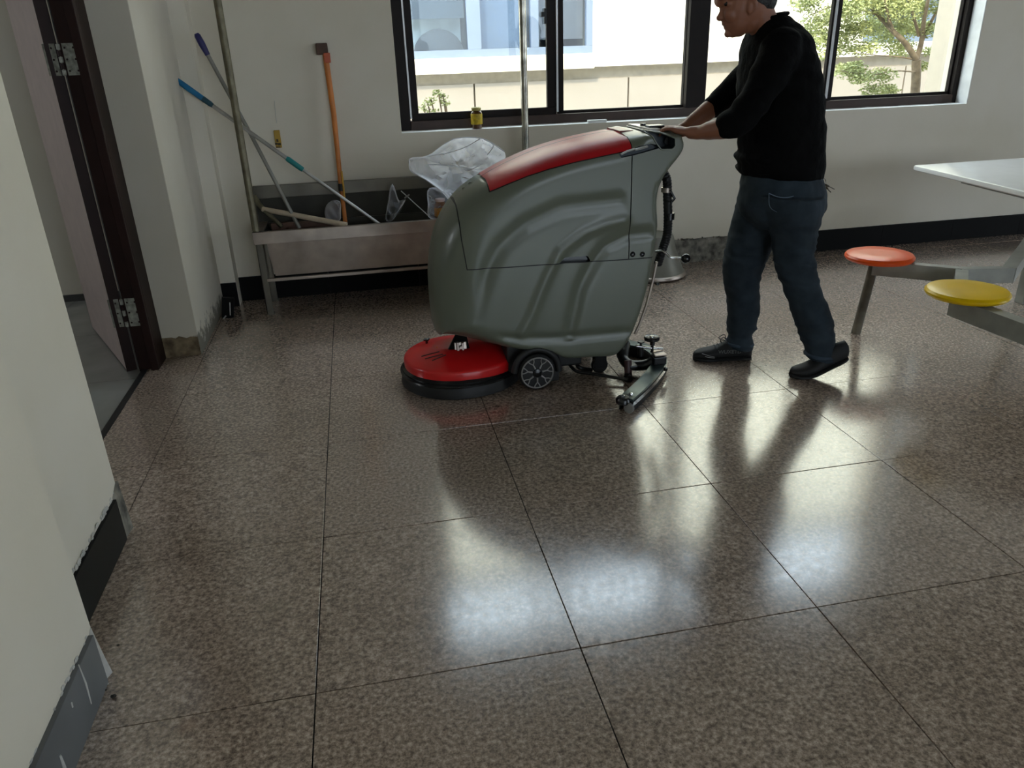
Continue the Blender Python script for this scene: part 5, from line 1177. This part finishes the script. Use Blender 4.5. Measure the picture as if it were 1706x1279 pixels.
# shoes
def shoe(heel, toe, tiltpts=None, name='shoe'):
    """heel and toe are floor points under the sole; tiltpts gives height of the sole along the length"""
    d = (toe-heel); L_ = d.length; d.normalize(); s_ = Vector((-d.y, d.x, 0)).normalized(); u = s_.cross(d)*-1
    if u.z < 0: u = -u
    secs = [(0.0, .026, .062), (.06, .034, .088), (.18, .037, .094), (.34, .038, .092), (.46, .040, .080), (.58, .044, .062), (.72, .047, .050), (.86, .042, .043), (.95, .030, .034), (1.0, .014, .022)]
    def zoff(t_): return 0 if not tiltpts else float(np.interp(t_, *tiltpts))
    def build(z0f, z1f, grow):
        rr = []
        for t_, w_, h_ in secs:
            c_ = heel+d*(t_*L_); z0, z1 = z0f(h_), z1f(h_); ring = []
            for k in range(20):
                a = 2*PI*k/20; cs, sn = math.cos(a), math.sin(a); f_ = (abs(cs)**2.6+abs(sn)**2.6)**(-1/2.6)
                ring.append(c_+s_*(w_+grow)*cs*f_*(1 if sn < 0 else 1-.35*sn*h_/.09)+u*((z0+z1)/2+(z1-z0)/2*sn*f_)+Vector((0, 0, zoff(t_))))
            rr.append(ring)
        b = bmesh.new(); rings_loft(b, rr); return b
    t_ = bpy.data.objects.new(name, None); COL.objects.link(t_); t_.parent = person; t_.location = (0, 0, 0)
    bmobj('upper', build(lambda h: .016, lambda h: .016+h, 0.0), M_shoe, t_, 180)
    bmobj('sole', build(lambda h: .001, lambda h: .026, .004), mat('black_rubber_sole', (15, 15, 15), .6), t_, 60)
    b = bmesh.new()
    for k, tt in enumerate((.46, .52, .58, .64)):
        c_ = heel+d*(tt*L_)+Vector((0, 0, zoff(tt))); hh = .018+float(np.interp(tt, [a for a, _, _ in secs], [c for _, _, c in secs])); tube(b, spline([c_-s_*.024+u*(hh-.006), c_+u*(hh+.003), c_+s_*.024+u*(hh-.006)], 4), .0022, 6)
    c_ = heel+d*(.44*L_)+Vector((0, 0, zoff(.44)))+u*.104
    tube(b, spline([c_, c_+d*.02+u*.02+s_*.015, c_+d*.035+s_*.02, c_+d*.01], 5), .002, 6); tube(b, spline([c_, c_+d*.01+u*.024-s_*.012, c_+d*.034+u*.004-s_*.02, c_+d*.012], 5), .002, 6)
    bmobj('laces', b, mat('dark_grey_laces', (40, 40, 42), .8), t_, 60); return t_, d, s_, u, L_
h1, t1 = Vector((2.735, .375, 0)), Vector((2.462, .440, 0))
so1, d1, sv1, u1, L1 = shoe(h1, t1)
near = -sv1 if sv1.y > 0 else sv1
for dz in (0.0, .009):
    b = bmesh.new(); tube(b, spline([h1+d1*L1*.88+near*.036+u1*(.048-dz), h1+d1*L1*.78+near*.045+u1*(.040-dz), h1+d1*L1*.66+near*.047+u1*(.031-dz*.6)], 4), .0016, 6); bmobj('reflective_stripe', b, mat('light_grey_stripe', (150, 150, 150), .5), so1)
tcu = bpy.data.curves.new('shoe_lettering', 'FONT'); tcu.body = 'WUXETD'; tcu.size = .026; tcu.extrude = .0006; tcu.align_x = 'CENTER'
to = bpy.data.objects.new('shoe_lettering', tcu); COL.objects.link(to); bpy.context.view_layer.update()
tme = bpy.data.meshes.new_from_object(to.evaluated_get(bpy.context.evaluated_depsgraph_get())); bpy.data.objects.remove(to)
xax = -d1; zax = near; yax = zax.cross(xax)
if yax.z < 0: yax = -yax
mt = Matrix(((xax.x, yax.x, zax.x, 0), (xax.y, yax.y, zax.y, 0), (xax.z, yax.z, zax.z, 0), (0, 0, 0, 1))); pos = h1+d1*L1*.40+near*.0425+u1*.048
tme.transform(Matrix.Translation(pos) @ mt); link('lettering', tme, mat('grey_shoe_print', (92, 94, 94), .6), so1)
h2, t2 = Vector((3.052, .075, 0)), Vector((2.795, .100, 0))
shoe(h2, t2, ([0, .55, .8, 1.0], [.075, .012, 0.0, .006]))
bm = bmesh.new(); limb(bm, [onY(1232, 572, FLY1), Vector((2.672, .392, .09))], [.045, .040], 14); limb(bm, [onY(1368, 592, RLY1), Vector((2.99, .09, .12))], [.042, .038], 14); bmobj('socks', bm, mat('black_sock', (14, 14, 14), .9), person, 180)
adopt(person)
kr = thing('key_ring', 'bunch of keys hanging from the belt of the person pushing the scrubber', 'keys', tuple(hp_(1372, 305, -.05)))
kc = hp_(1371.5, 303, -.05)
bm = bmesh.new(); tube(bm, [kc+Vector((math.cos(a)*.012, 0, math.sin(a)*.014)) for a in np.linspace(0, 2*PI, 20)], .0022, 6, False); bmobj('split_ring', bm, M_chrome, kr)
bm = bmesh.new(); tube(bm, [kc+Vector((-.012, 0, .012)), kc+Vector((-.030, 0, .004))], .006, 8); bmobj('belt_clip', bm, M_blkp, kr)
for (a, b_) in (((1376, 308), (1390, 315)), ((1375, 311), (1384, 320)), ((1369, 318), (1374, 327))):
    p0, p1 = hp_(*a, -.05), hp_(*b_, -.05); dv = (p1-p0).normalized(); bm = bmesh.new(); tube(bm, [p0, p0+dv*.012, p0+dv*.016, p1], [.009, .010, .0045, .004], 8, True, .5); bmobj('key', bm, mat('dark_brass_key', (70, 62, 42), .4, .7), kr, 60)
adopt(kr)
